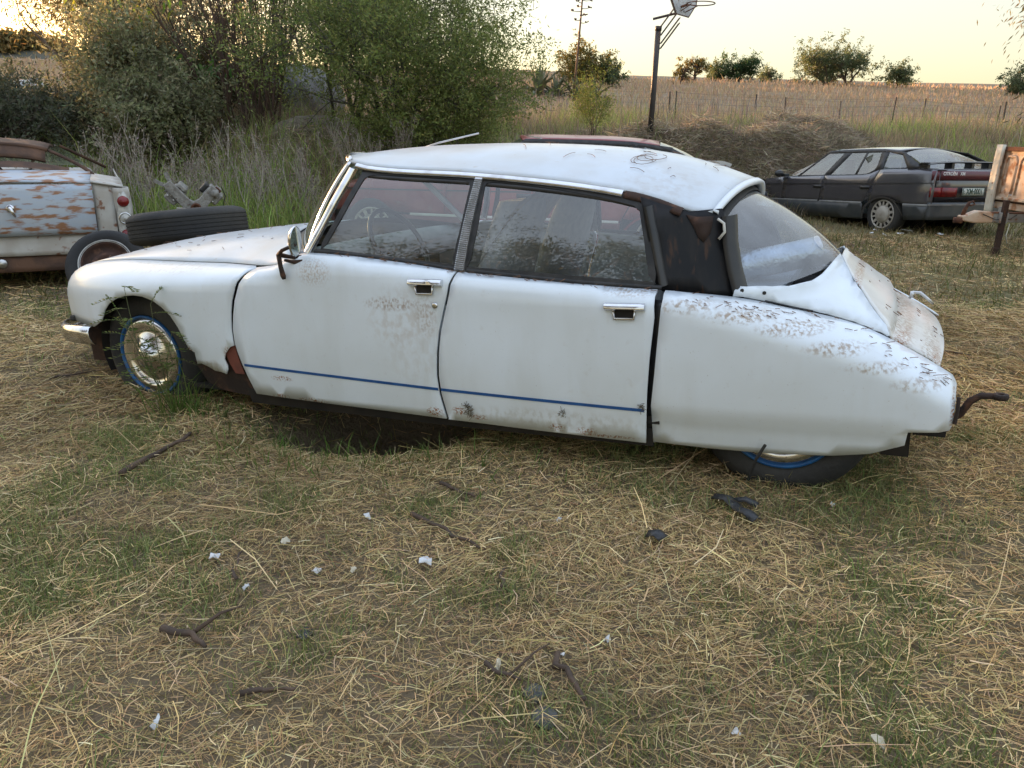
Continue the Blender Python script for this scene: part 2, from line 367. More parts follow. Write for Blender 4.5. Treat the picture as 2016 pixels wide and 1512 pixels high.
sZR = pchip([1.0, 1.28, 1.40, 1.91, 2.26, 2.5, 2.64, 2.75, 2.80, 2.95], [.915, .905, .88, .832, .79, .75, .713, .672, .66, .662])
def s_off(x, z):
    o = 0.
    if z < .22: o += .032*((.22-z)/.35)**2
    if x > 2.66:
        zk = -.035-.02*min(1, (x-2.66)/.4)
        if z < zk: o += .018*min(1, (zk-z)/.012)+.10*max(0, zk-z)
    return o
def side(x, s, d=0.):
    """near-side body skin; d pushes outward"""
    zc = sZC(x); r = sR(x); a = sA(x); w_ = sW(x)
    if s <= zc-r: return (x, -(w_-s_off(x, s)+d), s)
    th = min((s-(zc-r))/((a+r)*.8), 1.)*math.pi/2
    return (x, -(w_-s_off(x, zc-r)-a*(1-math.cos(th))+d*math.cos(th)), zc-r+r*math.sin(th)+d*math.sin(th))
def s_top(x): return sZC(x)-sR(x)+(sA(x)+sR(x))*.8
sYin = lambda x: sW(x)-sA(x)
def Gs(x, z, d=0.):
    zc = sZC(x); k = (z-zc)/(sZR(x)-zc)
    return (x, -(sYin(x)+k*(.63-sYin(x))+.05*k*(1-k)+d), z)
def Qs(x, z, d=0.): return (x, -(sYin(x)-.55*(z-sZC(x))+d), z)
def Cs(x, z, d=0.): return (x, -(.735-.13*(x-2.68)/.27-.30*(z-.41)+d), z)
CAR = Matrix(((0.9035139, 0.4226183, -0.0711081, -1.5619667), (-0.4213155, 0.9063078, 0.0331582, 4.5450942), (0.0784591, 0.0, 0.9969173, 0.2594786), (0, 0, 0, 1)))
ds = empty('fastback_saloon', mat=CAR)
tag(ds, 'derelict white fastback saloon with blue pinstripe and stripped black rear pillar', 'car')
# paint: white enamel with stains, scuffs and speckle, in the car's own coordinates
def paint(name, stains, base=(.76, .825, .90), top=False, rusts=()):
    m, t, b = _nodes(name); L = t.links.new; N = t.nodes.new
    b.inputs['Roughness'].default_value = .34; b.inputs['Coat Weight'].default_value = .30; b.inputs['Coat Roughness'].default_value = .12
    tc = N('ShaderNodeTexCoord'); tc.object = ds; src = tc.outputs['Object']
    def noise(s, d=6, st=None):
        n = N('ShaderNodeTexNoise'); n.inputs['Scale'].default_value = s; n.inputs['Detail'].default_value = d
        v = src
        if st:
            mp = N('ShaderNodeMapping'); mp.inputs['Scale'].default_value = st; L(src, mp.inputs[0]); v = mp.outputs[0]
        L(v, n.inputs['Vector']); return n.outputs[0]
    def mr(a, lo, hi, o0=0., o1=1.):
        r = N('ShaderNodeMapRange'); r.inputs[1].default_value = lo; r.inputs[2].default_value = hi; r.inputs[3].default_value = o0; r.inputs[4].default_value = o1; L(a, r.inputs[0]); return r.outputs[0]
    def mul(a, c):
        n = N('ShaderNodeMath'); n.operation = 'MULTIPLY'
        for i, v in enumerate((a, c)):
            if isinstance(v, (int, float)): n.inputs[i].default_value = v
            else: L(v, n.inputs[i])
        return n.outputs[0]
    def mixc(fac, a, c):
        mx = N('ShaderNodeMix'); mx.data_type = 'RGBA'; L(fac, mx.inputs[0])
        if isinstance(a, tuple): mx.inputs[6].default_value = (*a, 1)
        else: L(a, mx.inputs[6])
        mx.inputs[7].default_value = (*c, 1); return mx.outputs[2]
    cur = mixc(mr(noise(2.2), .35, .7), base, (base[0]*.9, base[1]*.885, base[2]*.85))
    cur = mixc(mul(mr(noise(9, 8, (1, 1, .18)), .50, .72), .30), cur, (base[0]*.78, base[1]*.75, base[2]*.69))           # run-down streaks of dust
    cur = mixc(mul(mr(noise(140, 3), .70, .76), .40), cur, (.30, .25, .20))           # fine specks
    cur = mixc(mul(mr(noise(26, 8), .64, .76), .15 if not top else .6), cur, (.42, .37, .31))
    if top: cur = mixc(mul(mr(noise(5, 9), .45, .72), .40), cur, (.46, .42, .37))
    def blob(cx, cz, rx, rz):
        mp = N('ShaderNodeMapping'); mp.vector_type = 'POINT'
        mp.inputs['Location'].default_value = (-cx/rx, 0, -cz/rz); mp.inputs['Scale'].default_value = (1/rx, 0, 1/rz); L(src, mp.inputs[0])
        ln = N('ShaderNodeVectorMath'); ln.operation = 'LENGTH'; L(mp.outputs[0], ln.inputs[0])
        return mr(ln.outputs['Value'], 1., .45)
    for cx, cz, rx, rz, st, col, sc_ in stains:
        f = mul(mul(blob(cx, cz, rx, rz), mr(noise(sc_*2.4, 10, (1, 1, .75)), .44, .62)), st)
        cur = mixc(f, cur, col)
    for cx, cz, rx, rz in rusts:
        f = mul(blob(cx, cz, rx, rz), mr(noise(130, 8), .46, .60)); cur = mixc(f, cur, (.30, .115, .04))
    L(cur, b.inputs['Base Color'])
    bp = N('ShaderNodeBump'); bp.inputs['Strength'].default_value = .10; bp.inputs['Distance'].default_value = .012
    L(noise(4.5, 3), bp.inputs['Height']); L(bp.outputs[0], b.inputs['Normal'])
    return m
BR = (.36, .28, .21)
p_door = paint('white_door_paint', [(1.66, .28, .20, .16, .35, (.46, .38, .31), 16), (1.61, .345, .15, .035, .75, (.30, .20, .14), 40), (1.77, .30, .06, .10, .55, (.34, .25, .19), 40), (1.72, .16, .2, .2, .22, (.48, .43, .37), 14), (1.24, .47, .10, .07, .6, (.38, .27, .2), 50)],
               rusts=[(.98, -.02, .07, .016), (.95, -.115, .06, .02), (1.13, -.12, .10, .02), (1.76, -.115, .05, .03), (1.96, -.12, .05, .012), (2.33, -.135, .05, .018), (2.43, -.14, .06, .018), (1.83, -.08, .012, .05)])
p_rdoor = paint('white_rear_door_paint', [(2.60, .43, .14, .05, .8, BR, 40), (2.30, -.10, .5, .05, .35, (.40, .37, .30), 20)], rusts=[(1.96, -.12, .06, .015), (2.30, -.135, .04, .02), (2.42, -.14, .05, .02), (1.88, -.10, .04, .025), (2.5, -.155, .14, .008)])
p_fend = paint('white_fender_paint', [(.55, 0.0, .12, .05, .5, (.4, .33, .25), 20), (.2, .46, .5, .03, .4, (.4, .34, .27), 20)], rusts=[(.43, .08, .03, .03), (.68, .05, .03, .08)])
p_wing = paint('white_wing_paint', [(2.80, .36, .12, .03, .9, BR, 30), (2.98, .325, .14, .028, 1., BR, 34), (3.15, .285, .14, .03, 1., BR, 34), (3.29, .225, .12, .03, .9, BR, 34), (3.42, .165, .12, .025, .8, BR, 34), (3.55, .11, .10, .03, .7, BR, 34), (3.0, .34, .30, .05, .25, (.5, .45, .38), 20)], rusts=[(3.655, .02, .008, .1)])
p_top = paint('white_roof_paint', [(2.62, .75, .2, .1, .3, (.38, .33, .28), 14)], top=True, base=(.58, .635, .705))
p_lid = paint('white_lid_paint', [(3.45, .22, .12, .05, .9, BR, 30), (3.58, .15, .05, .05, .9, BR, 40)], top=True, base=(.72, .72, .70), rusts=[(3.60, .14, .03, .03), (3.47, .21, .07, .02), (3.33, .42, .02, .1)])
p_plain = paint('white_paint_plain', [])
blue = mat('blue_tape', (.012, .075, .25), (.02, .10, .30), 20, rough=.4)
seal = mat('window_seal', (.012, .012, .013), (.03, .028, .027), 20, rough=.6)
g_side = glassmat('side_glass', (.92, .95, .94), .03)
g_rear = glassmat('rear_glass', (.66, .74, .82), .12, (.5, .52, .55))
g_wind = glassmat('windscreen_glass', (.72, .84, .74), .12, (.45, .48, .38))
for _g, _f in (('side_glass', .17), ('rear_glass', .18)): MT[_g].node_tree.nodes['Reflect'].inputs[3].default_value = _f
def mir(o, parent=None, name=None):
    me = o.data.copy(); me.transform(Matrix.Diagonal((1, -1, 1, 1))); me.flip_normals()
    c = link(name or o.name.split('.')[0], me, None, parent or o.parent)
    for md in o.modifiers:
        n = c.modifiers.new(md.name, md.type)
        if md.type == 'SOLIDIFY': n.thickness = md.thickness; n.offset = md.offset
    return c
def panel(name, poly, fn, m, parent, step=.045, t=.012, both=True):
    V, F = poly_fill(poly, fn, step)
    o = mesh(name, V, F, m, parent, True)
    # face outward (towards -y / up)
    bm = bmesh.new(); bm.from_mesh(o.data); bmesh.ops.recalc_face_normals(bm, faces=bm.faces)
    if sum(f.normal.y*f.calc_area() for f in bm.faces) > 0: bmesh.ops.reverse_faces(bm, faces=bm.faces)
    bm.to_mesh(o.data); bm.free()
    solid(o, t, -1)
    return o
def dspan(x0, x1, n, f): return [(x0+(x1-x0)*i/n, f(x0+(x1-x0)*i/n)) for i in range(n+1)]
# --- front fender
fl = DS['fender_low']
nose_x = -.90
poly = [(-.40, .150), (-.50, .152), (-.62, .156), (-.72, .16), (-.80, .165), (-.86, .172), (nose_x, .185)]
poly = fl[:1]+poly+[(nose_x, .24), (nose_x, s_top(nose_x))]+dspan(-.85, .80, 24, s_top)+[(fl[-1][0]+.02, s_top(.86)-.03)]+fl[:0:-1]
fend = panel('front_fender', poly, side, p_fend, ds, .04, .006)
# --- doors
bg_ = DS['bgap']; ff = DS['fdoor_front']
belt = lambda x: s_top(x)
fp = ff[::-1]+[(.93, s_top(.93)-.005), (1.02, s_top(1.02)-.01), (1.08, s_top(1.08)-.004)]+dspan(1.14, 1.88, 12, belt)+bg_[1:]+DS['fdoor_bottom'][::-1][1:]
bgl = [(x-.006, s) for x, s in bg_]
fp = ff[::-1]+[(.93, s_top(.93)-.005), (1.02, s_top(1.02)-.01), (1.08, s_top(1.08)-.004)]+dspan(1.14, bgl[0][0], 12, belt)+bgl[1:]+DS['fdoor_bottom'][::-1][1:]
fdoor = panel('front_door', fp, side, p_door, ds, .05, .01)
bgr = [(x+.006, s) for x, s in bg_]
rr = DS['rdoor_rear']
rp = [(bgr[0][0], belt(bgr[0][0]))]+dspan(bgr[0][0]+.06, rr[0][0]-.02, 12, belt)+[(rr[0][0], belt(rr[0][0])-.006)]+rr[1:]+DS['rdoor_bottom'][::-1][1:]+bgr[::-1][:-1]
rdoor = panel('rear_door', rp, side, p_rdoor, ds, .05, .01)
# --- rear wing
wf = DS['wing_front']; wb = DS['wing_bottom']; wr = DS['wing_rear']
wp = [(wf[0][0], s_top(wf[0][0])-.004)]+dspan(2.76, 3.655, 26, s_top)+[(3.665, s_top(3.665)-.05), (3.662, .12), (3.66, .05), (3.66, -.02)]+[(3.652, -.045)]+[(3.62, -.052), (3.545, -.056), (3.53, -.058), (3.525, -.115), (3.42, -.158), (3.30, -.176), (3.09, -.186), (2.87, -.184), (2.679, -.176)]+[(x+.004, s) for x, s in wf[::-1][:-1]]
wing = panel('rear_fender', wp, side, p_wing, ds, .04, .008)
# pinstripe (painted band, 2 mm proud)
def band(name, pts, hw, fn, m, parent, d=.0025, n=20):
    xs = np.linspace(pts[0][0], pts[-1][0], n); zs = np.interp(xs, [p[0] for p in pts], [p[1] for p in pts])
    V = []; F = []
    for x, z in zip(xs, zs): V += [fn(x, z-hw, d), fn(x, z+hw, d)]
    for i in range(n-1): F.append((2*i, 2*i+2, 2*i+3, 2*i+1))
    return mesh(name, V, F, m, parent, True)
st = DS['stripe']; zst = lambda x: float(np.interp(x, [p[0] for p in st], [p[1] for p in st]))
s1 = band('pinstripe', [(x, zst(x)) for x in np.linspace(.772, 1.797, 5)], .0062, side, blue, fdoor)
s2 = band('pinstripe', [(x, zst(x)) for x in np.linspace(1.809, 2.652, 5)], .0062, side, blue, rdoor)
# --- windows in the doors
def seal_ring(name, poly, wd, fn, m, parent, d=.004):
    P = [Vector(p) for p in poly]; c = sum(P, Vector((0, 0)))/len(P); n = len(P); V = []; F = []
    area = sum(P[i].x*P[(i+1) % n].y-P[(i+1) % n].x*P[i].y for i in range(n))
    for i in range(n):
        t = (P[(i+1) % n]-P[i-1]).normalized(); nn = Vector((t.y, -t.x))*(1 if area > 0 else -1)
        o = P[i]+nn*wd*.55; q_ = P[i]-nn*wd*.45
        V += [fn(*o, -.004), fn(*o, d), fn(*q_, d), fn(*q_, -.004)]
    for i in range(n):
        a, b = 4*i, 4*((i+1) % n)
        for k in range(3): F.append((a+k, b+k, b+k+1, a+k+1))
    return fixn(mesh(name, V, F, m, parent, False))
def refine(poly, k=4):
    out = []
    for i in range(len(poly)):
        a, b = poly[i], poly[(i+1) % len(poly)]
        out += [(a[0]+(b[0]-a[0])*j/k, a[1]+(b[1]-a[1])*j/k) for j in range(k)]
    return out
def glasspane(name, poly, fn, m, parent):
    V, F = poly_fill(poly, fn, .07); o = mesh(name, V, F, m, parent, True); return fixn(o)
gw1 = glasspane('window_pane', DS['fglass'], Gs, g_side, fdoor)
gs1 = seal_ring('window_seal', refine(DS['fglass']), .026, Gs, seal, fdoor)
gw2 = glasspane('window_pane', DS['rglass'], Gs, g_side, rdoor)
gs2 = seal_ring('window_seal', refine(DS['rglass']), .026, Gs, seal, rdoor)
# frosted inner border of the panes
# --- ribbed aluminium centre pillar trim: real ribs across
V = []; F = []; nb = 46
(bx0, bz0), (bx1, bz1), (bx2, bz2), (bx3, bz3) = DS['btrim']
for i in range(nb*2+1):
    k = i/(nb*2); d = .012 if i % 2 else .006
    V += [Gs(bx0+(bx1-bx0)*k, bz0+(bz1-bz0)*k, d), Gs(bx3+(bx2-bx3)*k, bz3+(bz2-bz3)*k, d)]
    if i: F.append((2*i-2, 2*i-1, 2*i+1, 2*i))
btrim = solid(fixn(mesh('centre_pillar_trim', V, F, alu, ds)), .012, 0)
# --- chrome rail over the windows and chrome windscreen pillar
def ribbon(name, pts, fn, wz, d0, d1, m, parent):
    """moulding along (x,z) points, wz tall, standing d1 proud, rounded"""
    V = []; F = []; prof = [(-.5, d0), (-.4, d1*.8), (0, d1), (.4, d1*.8), (.5, d0)]
    for i, (x, z) in enumerate(pts):
        a = pts[max(i-1, 0)]; b = pts[min(i+1, len(pts)-1)]; t = Vector((b[0]-a[0], b[1]-a[1])).normalized(); nn = Vector((-t.y, t.x))
        for k, d in prof: V.append(fn(x+nn.x*wz*k, z+nn.y*wz*k, d))
    n = len(prof)
    for i in range(len(pts)-1):
        for k in range(n-1): F.append((i*n+k, (i+1)*n+k, (i+1)*n+k+1, i*n+k+1))
    return fixn(mesh(name, V, F, m, parent, True))
cr = DS['chrome_rail']; crp = [(x, sZR(x)+.0) for x in np.linspace(1.33, 2.52, 24)]
rail = ribbon('roof_rail_trim', crp, Gs, .026, -.004, .016, chrome, ds)
rail2 = ribbon('drip_gutter', [(x, sZR(x)-.002) for x in np.linspace(2.525, 2.74, 8)], Gs, .03, -.004, .010, rustdark, ds)
gap1 = ribbon('window_channel', [(x, sZR(x)-.026) for x in np.linspace(1.36, 2.60, 24)], Gs, .03, -.014, .001, black, ds)
apil = ribbon('windscreen_pillar', [(1.165, .545), (1.215, .64), (1.262, .755), (1.300, .845), (1.315, .885)], Gs, .032, -.012, .016, chrome, ds)
# belt weatherstrip
for a, b, nm in ((1.20, 1.875, fdoor), (1.93, 2.70, rdoor)):
    o = ribbon('belt_seal', [(x, sZC(x)+.006) for x in np.linspace(a, b, 16)], Gs, .016, -.012, .006, seal, nm); mir_later = o
# --- stripped black rear pillar panel with streaks of rust
cp = DS['cpanel']
p_black = mat('stripped_pillar', (.008, .009, .012), (.016, .015, .016), 7, rough=.55, spec=.25, c3=(.05, .027, .018), s3=9, lo3=.58, hi3=.68, stretch=(4, 4, .7))
cpo = panel('rear_pillar_panel', [(2.60, .735), (2.66, .71), (2.76, .675), (2.87, .68), (2.965, .365), (2.70, .40), (2.675, .42)], Cs, p_black, ds, .05, .01)
crib = ribbon('pillar_flange', [(2.895, .655), (2.905, .56), (2.925, .47), (2.955, .375)], Cs, .05, -.01, .03, black, ds)
crib2 = ribbon('door_jamb_flange', [(2.628, .70), (2.655, .60), (2.68, .50), (2.70, .42)], Cs, .03, -.01, .022, black, ds)
crust = panel('rusted_pillar_patch', [(2.755, .665), (2.79, .655), (2.845, .655), (2.84, .60), (2.82, .565), (2.80, .585), (2.78, .625)], lambda x, z: Cs(x, z, .005), rustdark, ds, .03, .003)
# open gap beside the wing: dark jamb behind the door shut line
jamb = panel('door_jamb', [(2.64, -.165), (2.72, -.17), (2.735, .20), (2.74, .41), (2.68, .42), (2.665, .2)], lambda x, z: side(x, z, -.03), black, ds, .06, .01)
# --- white quarter panel under the rear screen, with two screw holes
q_top = [(2.933, -.655, .376), (2.936, -.645, .396), (2.948, -.63, .41), (3.033, -.6, .408), (3.111, -.56, .403), (3.154, -.52, .407), (3.184, -.47, .41), (3.212, -.38, .424), (3.234, -.26, .448), (3.254, -.13, .468)]
q_lid = [(3.261, -.13, .457), (3.282, -.19, .429), (3.303, -.25, .401), (3.348, -.35, .357), (3.38, -.42, .321), (3.411, -.48, .291), (3.437, -.52, .267), (3.451, -.545, .237)]
q_bot = [(x, -sYin(x)+.002, sZC(x)+.004) for x in np.linspace(3.445, 2.96, 12)]
q_all = np.array(q_top+q_lid+q_bot)
def qfn(x, z, d=0.):
    w_ = 1/((q_all[:, 0]-x)**2+(q_all[:, 2]-z)**2+1e-6)**1.6; return (x, float((q_all[:, 1]*w_).sum()/w_.sum())-d, z)
quarter = panel('quarter_panel', [(p[0], p[2]) for p in q_top+q_lid+q_bot], qfn, p_plain, ds, .03, .006)
for hx, hz in ((2.962, .396), (3.035, .384)):
    mb = MB(); mb.lathe([(.0, -.004), (.0065, -.004), (.0066, .002)], 12, c=qfn(hx, hz, .0)); mb.build('screw_hole', black, quarter)
qgap = ribbon('panel_gap', [(x, sZC(x)+.002) for x in np.linspace(3.04, 3.2, 8)], lambda x, z, d: (x, -sYin(x)-d-.003, z+.004), .004, -.002, .002, black, ds)
# --- roof
rT = pchip([.9, .97, 1.156, 1.42, 1.694, 2.024, 2.262, 2.487, 2.701, 2.845, 2.96], [.915, .93, .958, .972, .967, .948, .925, .891, .834, .778, .725])
def roof_x(k, t):
    xf = 1.03+.27*abs(t)**2.2; xr = 2.885-.045*t*t; return xf+(xr-xf)*k
def roofp(u, v, d=0.):
    t = (v*2-1)*1.0; k = u; x = roof_x(k, t); hr = .636-.13*max(0, x-2.45)
    zr = sZR(x)+.012; zt = rT(x)
    z = zr+(zt-zr)*(1-abs(t)**2.3)
    return (x, t*(hr+.0), z+d)
V, F = sheet(44, 41, roofp); roof = fixn(mesh('roof', V, F, p_top, ds, True)); 
solid(roof, .012, -1)
# rolled rear lip of the roof
V = []; F = []; n = 41
for j in range(n):
    v = j/(n-1); p = Vector(roofp(1., v)); t = v*2-1
    q0 = p+Vector((.001, 0, .004)); q1 = p+Vector((.018, 0, -.006)); q2 = p+Vector((.019, -t*.010, -.022*(1-.4*abs(t)))); q3 = p+Vector((-.01, -t*.03, -.028))
    V += [q0, q1, q2, q3]
for j in range(n-1):
    for k in range(3): F.append((4*j+k, 4*j+4+k, 4*j+5+k, 4*j+1+k))
lip = fixn(mesh('roof_rear_lip', V, F, p_plain, roof, True)); solid(lip, .004, -1)
# headliner under the roof
V, F = sheet(12, 13, lambda u, v: tuple(Vector(roofp(.03+.93*u, .06+.88*v))+Vector((0, 0, -.045)))); mesh('headliner', V, F, headl, ds, True)
# --- bonnet
bT = pchip([-.97, -.93, -.85, -.79, -.575, -.157, .165, .466, .7], [.25, .31, .385, .43, .484, .552, .580, .602, .612])
def bon(u, v, d=0.):
    t = v*2-1; xf = -.965+.42*abs(t)**3.2*.55; xr = .62+.43*abs(t)**2.0; x = xf+(xr-xf)*u
    ye = sYin(max(x, -.91))-.012
    if x < -.6: ye = min(ye, .2+.47*math.sqrt(max(0, (x+.985))/.385)) if x > -.985 else .2
    ze = sZC(x)+.004; zt = max(bT(x), ze)
    z = ze+(zt-ze)*(1-abs(t)**2.4)
    return (x, t*ye, z+d)
V, F = sheet(40, 33, bon); bonnet = fixn(mesh('bonnet', V, F, p_top, ds, True)); solid(bonnet, .008, -1)
# cowl: black gap behind the bonnet and scuttle
V, F = sheet(3, 33, lambda u, v: (lambda p: (p[0]+.16*u, p[1]*1.02, p[2]-.012+.02*u))(bon(1., v))); mesh('scuttle', V, F, black, ds, True)
# --- windscreen
def wsf(u, v):
    t = v*2-1; b = Vector(bon(1., v))+Vector((.055, 0, .0)); b.y = t*.755
    tp = Vector(roofp(0., v))+Vector((-.004, 0, -.006)); tp.y = t*.625
    p = b.lerp(tp, u); bow = .035*4*u*(1-u)*.5; return (p.x-bow, p.y, p.z+bow)
V, F = sheet(12, 33, wsf); wscr = fixn(mesh('windscreen', V, F, g_wind, ds, True))
V = []; F = []
for j in range(33):
    v = j/32; p = Vector(wsf(1., v)); V += [p+Vector((-.012, 0, -.016)), p+Vector((-.018, 0, .004)), p+Vector((.004, 0, .02))]
for j in range(32):
    for k in range(2): F.append((3*j+k, 3*j+3+k, 3*j+4+k, 3*j+1+k))
hdr = fixn(mesh('windscreen_header_trim', V, F, chrome, ds, True)); solid(hdr, .004)
V = []; F = []
for j in range(21):
    p = Vector(wsf(j/20, .004)); V += [p+Vector((-.012, .012, 0)), p+Vector((-.008, -.012, .004)), p+Vector((.014, -.020, 0))]
for j in range(20):
    for k in range(2): F.append((3*j+k, 3*j+3+k, 3*j+4+k, 3*j+1+k))
wtr = fixn(mesh('windscreen_side_trim', V, F, chrome, ds, True)); solid(wtr, .004)
# --- rear screen
def rsf(u, v, d=0.):
    t = v*2-1; a = abs(t)
    tp = Vector((2.875-.02*a*a, .49*t, .715-.085*a**2.2)); bt = Vector((3.265-.30*a**1.9, .585*t, .435-.075*a*a))
    p = tp.lerp(bt, u); b = .05*4*u*(1-u)*.5*(1-.5*a); n = Vector((.6, .55*t, .75)).normalized()
    return tuple(p+n*(b+d))
V, F = sheet(16, 33, rsf); rscr = fixn(mesh('rear_screen', V, F, g_rear, ds, True))
V = []; F = []
ring = [(.72-i/22, 0.) for i in range(16)]+[(0., j/32) for j in range(33)]+[(i/22, 1.) for i in range(1, 17)]
ring_ = [(0., j/32) for j in range(33)]+[(i/16, 1.) for i in range(1, 17)]+[(1., 1-j/32) for j in range(1, 33)]+[(1-i/16, 0.) for i in range(1, 16)]
cen = Vector(rsf(.5, .5))
for u, v in ring:
    p = Vector(rsf(u, v)); o = (p-Vector(rsf(.5, .5 if 0 < u < 1 else v))).normalized() if 0 < u < 1 else (p-Vector(rsf(.5, v))).normalized()
    V += [p-o*.012+Vector((.004, 0, .006)), p+o*.010+Vector((.008, 0, .010)), p+o*.03, p+o*.03+Vector((-.01, 0, -.03))]
m_ = len(ring)
for i in range(m_-1):
    a, b = 4*i, 4*i+4
    for k in range(3): F.append((a+k, b+k, b+k+1, a+k+1))
fixn(mesh('rear_screen_seal', V, F, rubber, ds, True))
# black frame in front of the screen and beneath the roof lip
V = []; F = []
for j in range(33):
    v = j/32; a = Vector(rsf(0, v)); b = Vector(roofp(.985, .5+(v-.5)*.98))+Vector((0, 0, -.02)); V += [a+Vector((0, 0, -.004)), a.lerp(b, .5)+Vector((-.012, 0, -.012)), b]
for j in range(32):
    for k in range(2): F.append((3*j+k, 3*j+3+k, 3*j+4+k, 3*j+1+k))
fixn(mesh('rear_screen_frame', V, F, dark, ds, True))
# --- boot lid
edge = q_lid+[(3.455, -.545, .222), (3.53, -.535, .182), (3.585, -.525, .15), (3.612, -.52, .125)]
edge = [(e[0], -abs(e[1]), e[2]) for e in edge]
V = []; F = []; nv = 21
for i, (x, y, z) in enumerate(edge):
    for j in range(nv):
        t = j/(nv-1)*2-1; bul = 1-abs(t)**2.2
        V.append((x+.035*bul*(i/len(edge))+.002, -y*t*.992, z+.004+.014*bul*min(1, .3+i/5)))
L0 = len(V)
for j in range(nv):
    t = j/(nv-1)*2-1; p = V[(len(edge)-1)*nv+j]; V.append((p[0]-.004, p[1]*.985, p[2]-.055))
for i in range(len(edge)):
    for j in range(nv-1): F.append((i*nv+j, (i+1)*nv+j, (i+1)*nv+j+1, i*nv+j+1))
lid = fixn(mesh('boot_lid', V, F, p_lid, ds, True)); autosmooth(lid, 40); solid(lid, .006, -1)
mb = MB(); mb.tube([(3.52, .16, .245), (3.535, .16, .272), (3.56, .16, .27), (3.59, .16, .245), (3.612, .16, .225)], [.005, .007, .007, .006, .005], 8); mb.tube([(3.53, .16, .25), (3.53, .16, .275)], [.010, .008], 8)
mb.build('lid_handle', alu, lid, True)
# tail: inner panel between the wings, rusty edge, lamp recess, bumper iron
V, F = sheet(4, 9, lambda u, v: (3.58+.03*u, (v*2-1)*.60, -.05+.15*u)); o = mesh('tail_panel', V, F, rustdark, ds)
solid(o, .02)
mb = MB(); mb.box((3.60, -.35, -.075), (.10, .5, .05)); mb.box((3.50, -.50, -.12), (.09, .12, .16)); mb.build('bumper_mount', dark, ds)
mb = MB(); mb.tube([(3.664, -.69, -.02), (3.668, -.685, .03), (3.668, -.68, .07)], .006, 8); mb.build('tail_lamp', rustdark, ds)
# tow hook
mb = MB(); pts = [(3.52, -.42, -.13), (3.66, -.43, -.10), (3.70, -.44, -.06), (3.725, -.44, -.01), (3.755, -.44, .012), (3.80, -.44, .015)]
mb.tube(pts, [.012, .012, .013, .013, .012, .011], 8)
mb.lathe([(.010, -.009), (.024, -.009), (.026, 0), (.024, .009), (.010, .009), (.010, -.009)], 16, axis='z', c=(3.815, -.44, .014)); mb.build('tow_hook', rustdark, ds, True)
# --- sill and underbody
V, F = sheet(24, 4, lambda u, v: (lambda x: (x, -(sW(x)-.055-.02*v), -.10-.075*v-.02*u))(.72+1.95*u)); sill = fixn(mesh('sill', V, F, dark, ds)); solid(sill, .02)
def ub(u, v):
    x = -.62+4.15*u; t = v*2-1; k = sW(x)-.13; return (x, t*k, -.13-.02*(1-abs(t))+.16*ss(0, 1, (x-2.7)/.9)+.10*ss(0, 1, (-.2-x)/.5))
V, F = sheet(30, 9, ub); o = mesh('underbody', V, F, dark, ds); solid(o, .02)
# brown corroded sill end seen behind the torn fender
V, F = poly_fill([(.42, .02), (.47, -.09), (.56, -.125), (.72, -.14), (.82, -.105), (.77, .03), (.74, .10), (.70, .105), (.60, .04)], lambda x, z: side(x, z, -.028-.05*max(0, -.03-z)), .04); o = fixn(mesh('corroded_sill_end', V, F, rustdark, ds)); solid(o, .008)
V, F = poly_fill([(.645, .105), (.70, .115), (.725, .135), (.725, .09), (.735, .03), (.745, -.02), (.69, -.02), (.67, .02)], lambda x, z: side(x, z, -.012), .03); o = fixn(mesh('primer_patch', V, F, primer, fend)); solid(o, .003)
# wheel-arch liners (both sides) and bulkheads
mb = MB()
V, F = sheet(20, 6, lambda u, v: (lambda a: (.06+.44*math.cos(a), -.76+.24*v, .02+.36*math.sin(a)))(math.pi*1.12-math.pi*1.24*u)); mb.add(V, F)
V, F = sheet(8, 6, lambda u, v: (-.55+1.25*u, -.53, -.12+.55*v)); mb.add(V, F)
liner = mb.build('wheel_arch_liner', dark, ds)
mb = MB(); mb.box((.86, 0, .17), (.03, 1.5, .6)); mb.build('bulkhead', dark, ds)
# nose underside and front valance
V, F = sheet(20, 5, lambda u, v: (lambda a: (-.40-.48*math.sin(a)*(1-.35*v), -.70*math.cos(a)*(1-.16*v), .10-.17*v))(math.pi*u)); o = fixn(mesh('front_valance', V, F, rustdark, ds, True)); solid(o, .01)
mb = MB(); mb.box((-.50, -.62, .02), (.20, .10, .22)); mb.build('bumper_bracket', rustdark, ds)
# chrome front bumper wrapping round the nose
def bumper_path(k):
    a = math.pi*(k); return (-.33-.665*math.sin(a)**.8 if math.sin(a) > 0 else -.33, -.835*math.cos(a))
prof = [(-.055, -.005), (-.045, .012), (-.015, .026), (.015, .030), (.04, .018), (.05, -.005)]
V = []; F = []; n = 49
for i in range(n):
    k = i/(n-1); x, y = bumper_path(k); x2, y2 = bumper_path(min(1, k+.01)); x1, y1 = bumper_path(max(0, k-.01)); t = Vector((x2-x1, y2-y1, 0)).normalized(); o = Vector((-abs(t.y), t.x*(1 if t.y > 0 else -1), 0)); 
    o = Vector((-t.y, t.x, 0));  o = o if o.dot(Vector((x+.3, y, 0))) > 0 else -o
    for dz, dd in prof: V.append(Vector((x, y, .105+dz-.03*math.sin(math.pi*k)))+o*dd)
m_ = len(prof)
for i in range(n-1):
    for k in range(m_-1): F.append((i*m_+k, (i+1)*m_+k, (i+1)*m_+k+1, i*m_+k+1))
bmp = fixn(mesh('front_bumper', V, F, chrome, ds, True)); solid(bmp, .006)
mb = MB(); mb.box((-.60, -.735, .165), (.04, .03, .03)); bevel(mb.build('bumper_rubber', rubber, ds), .008)
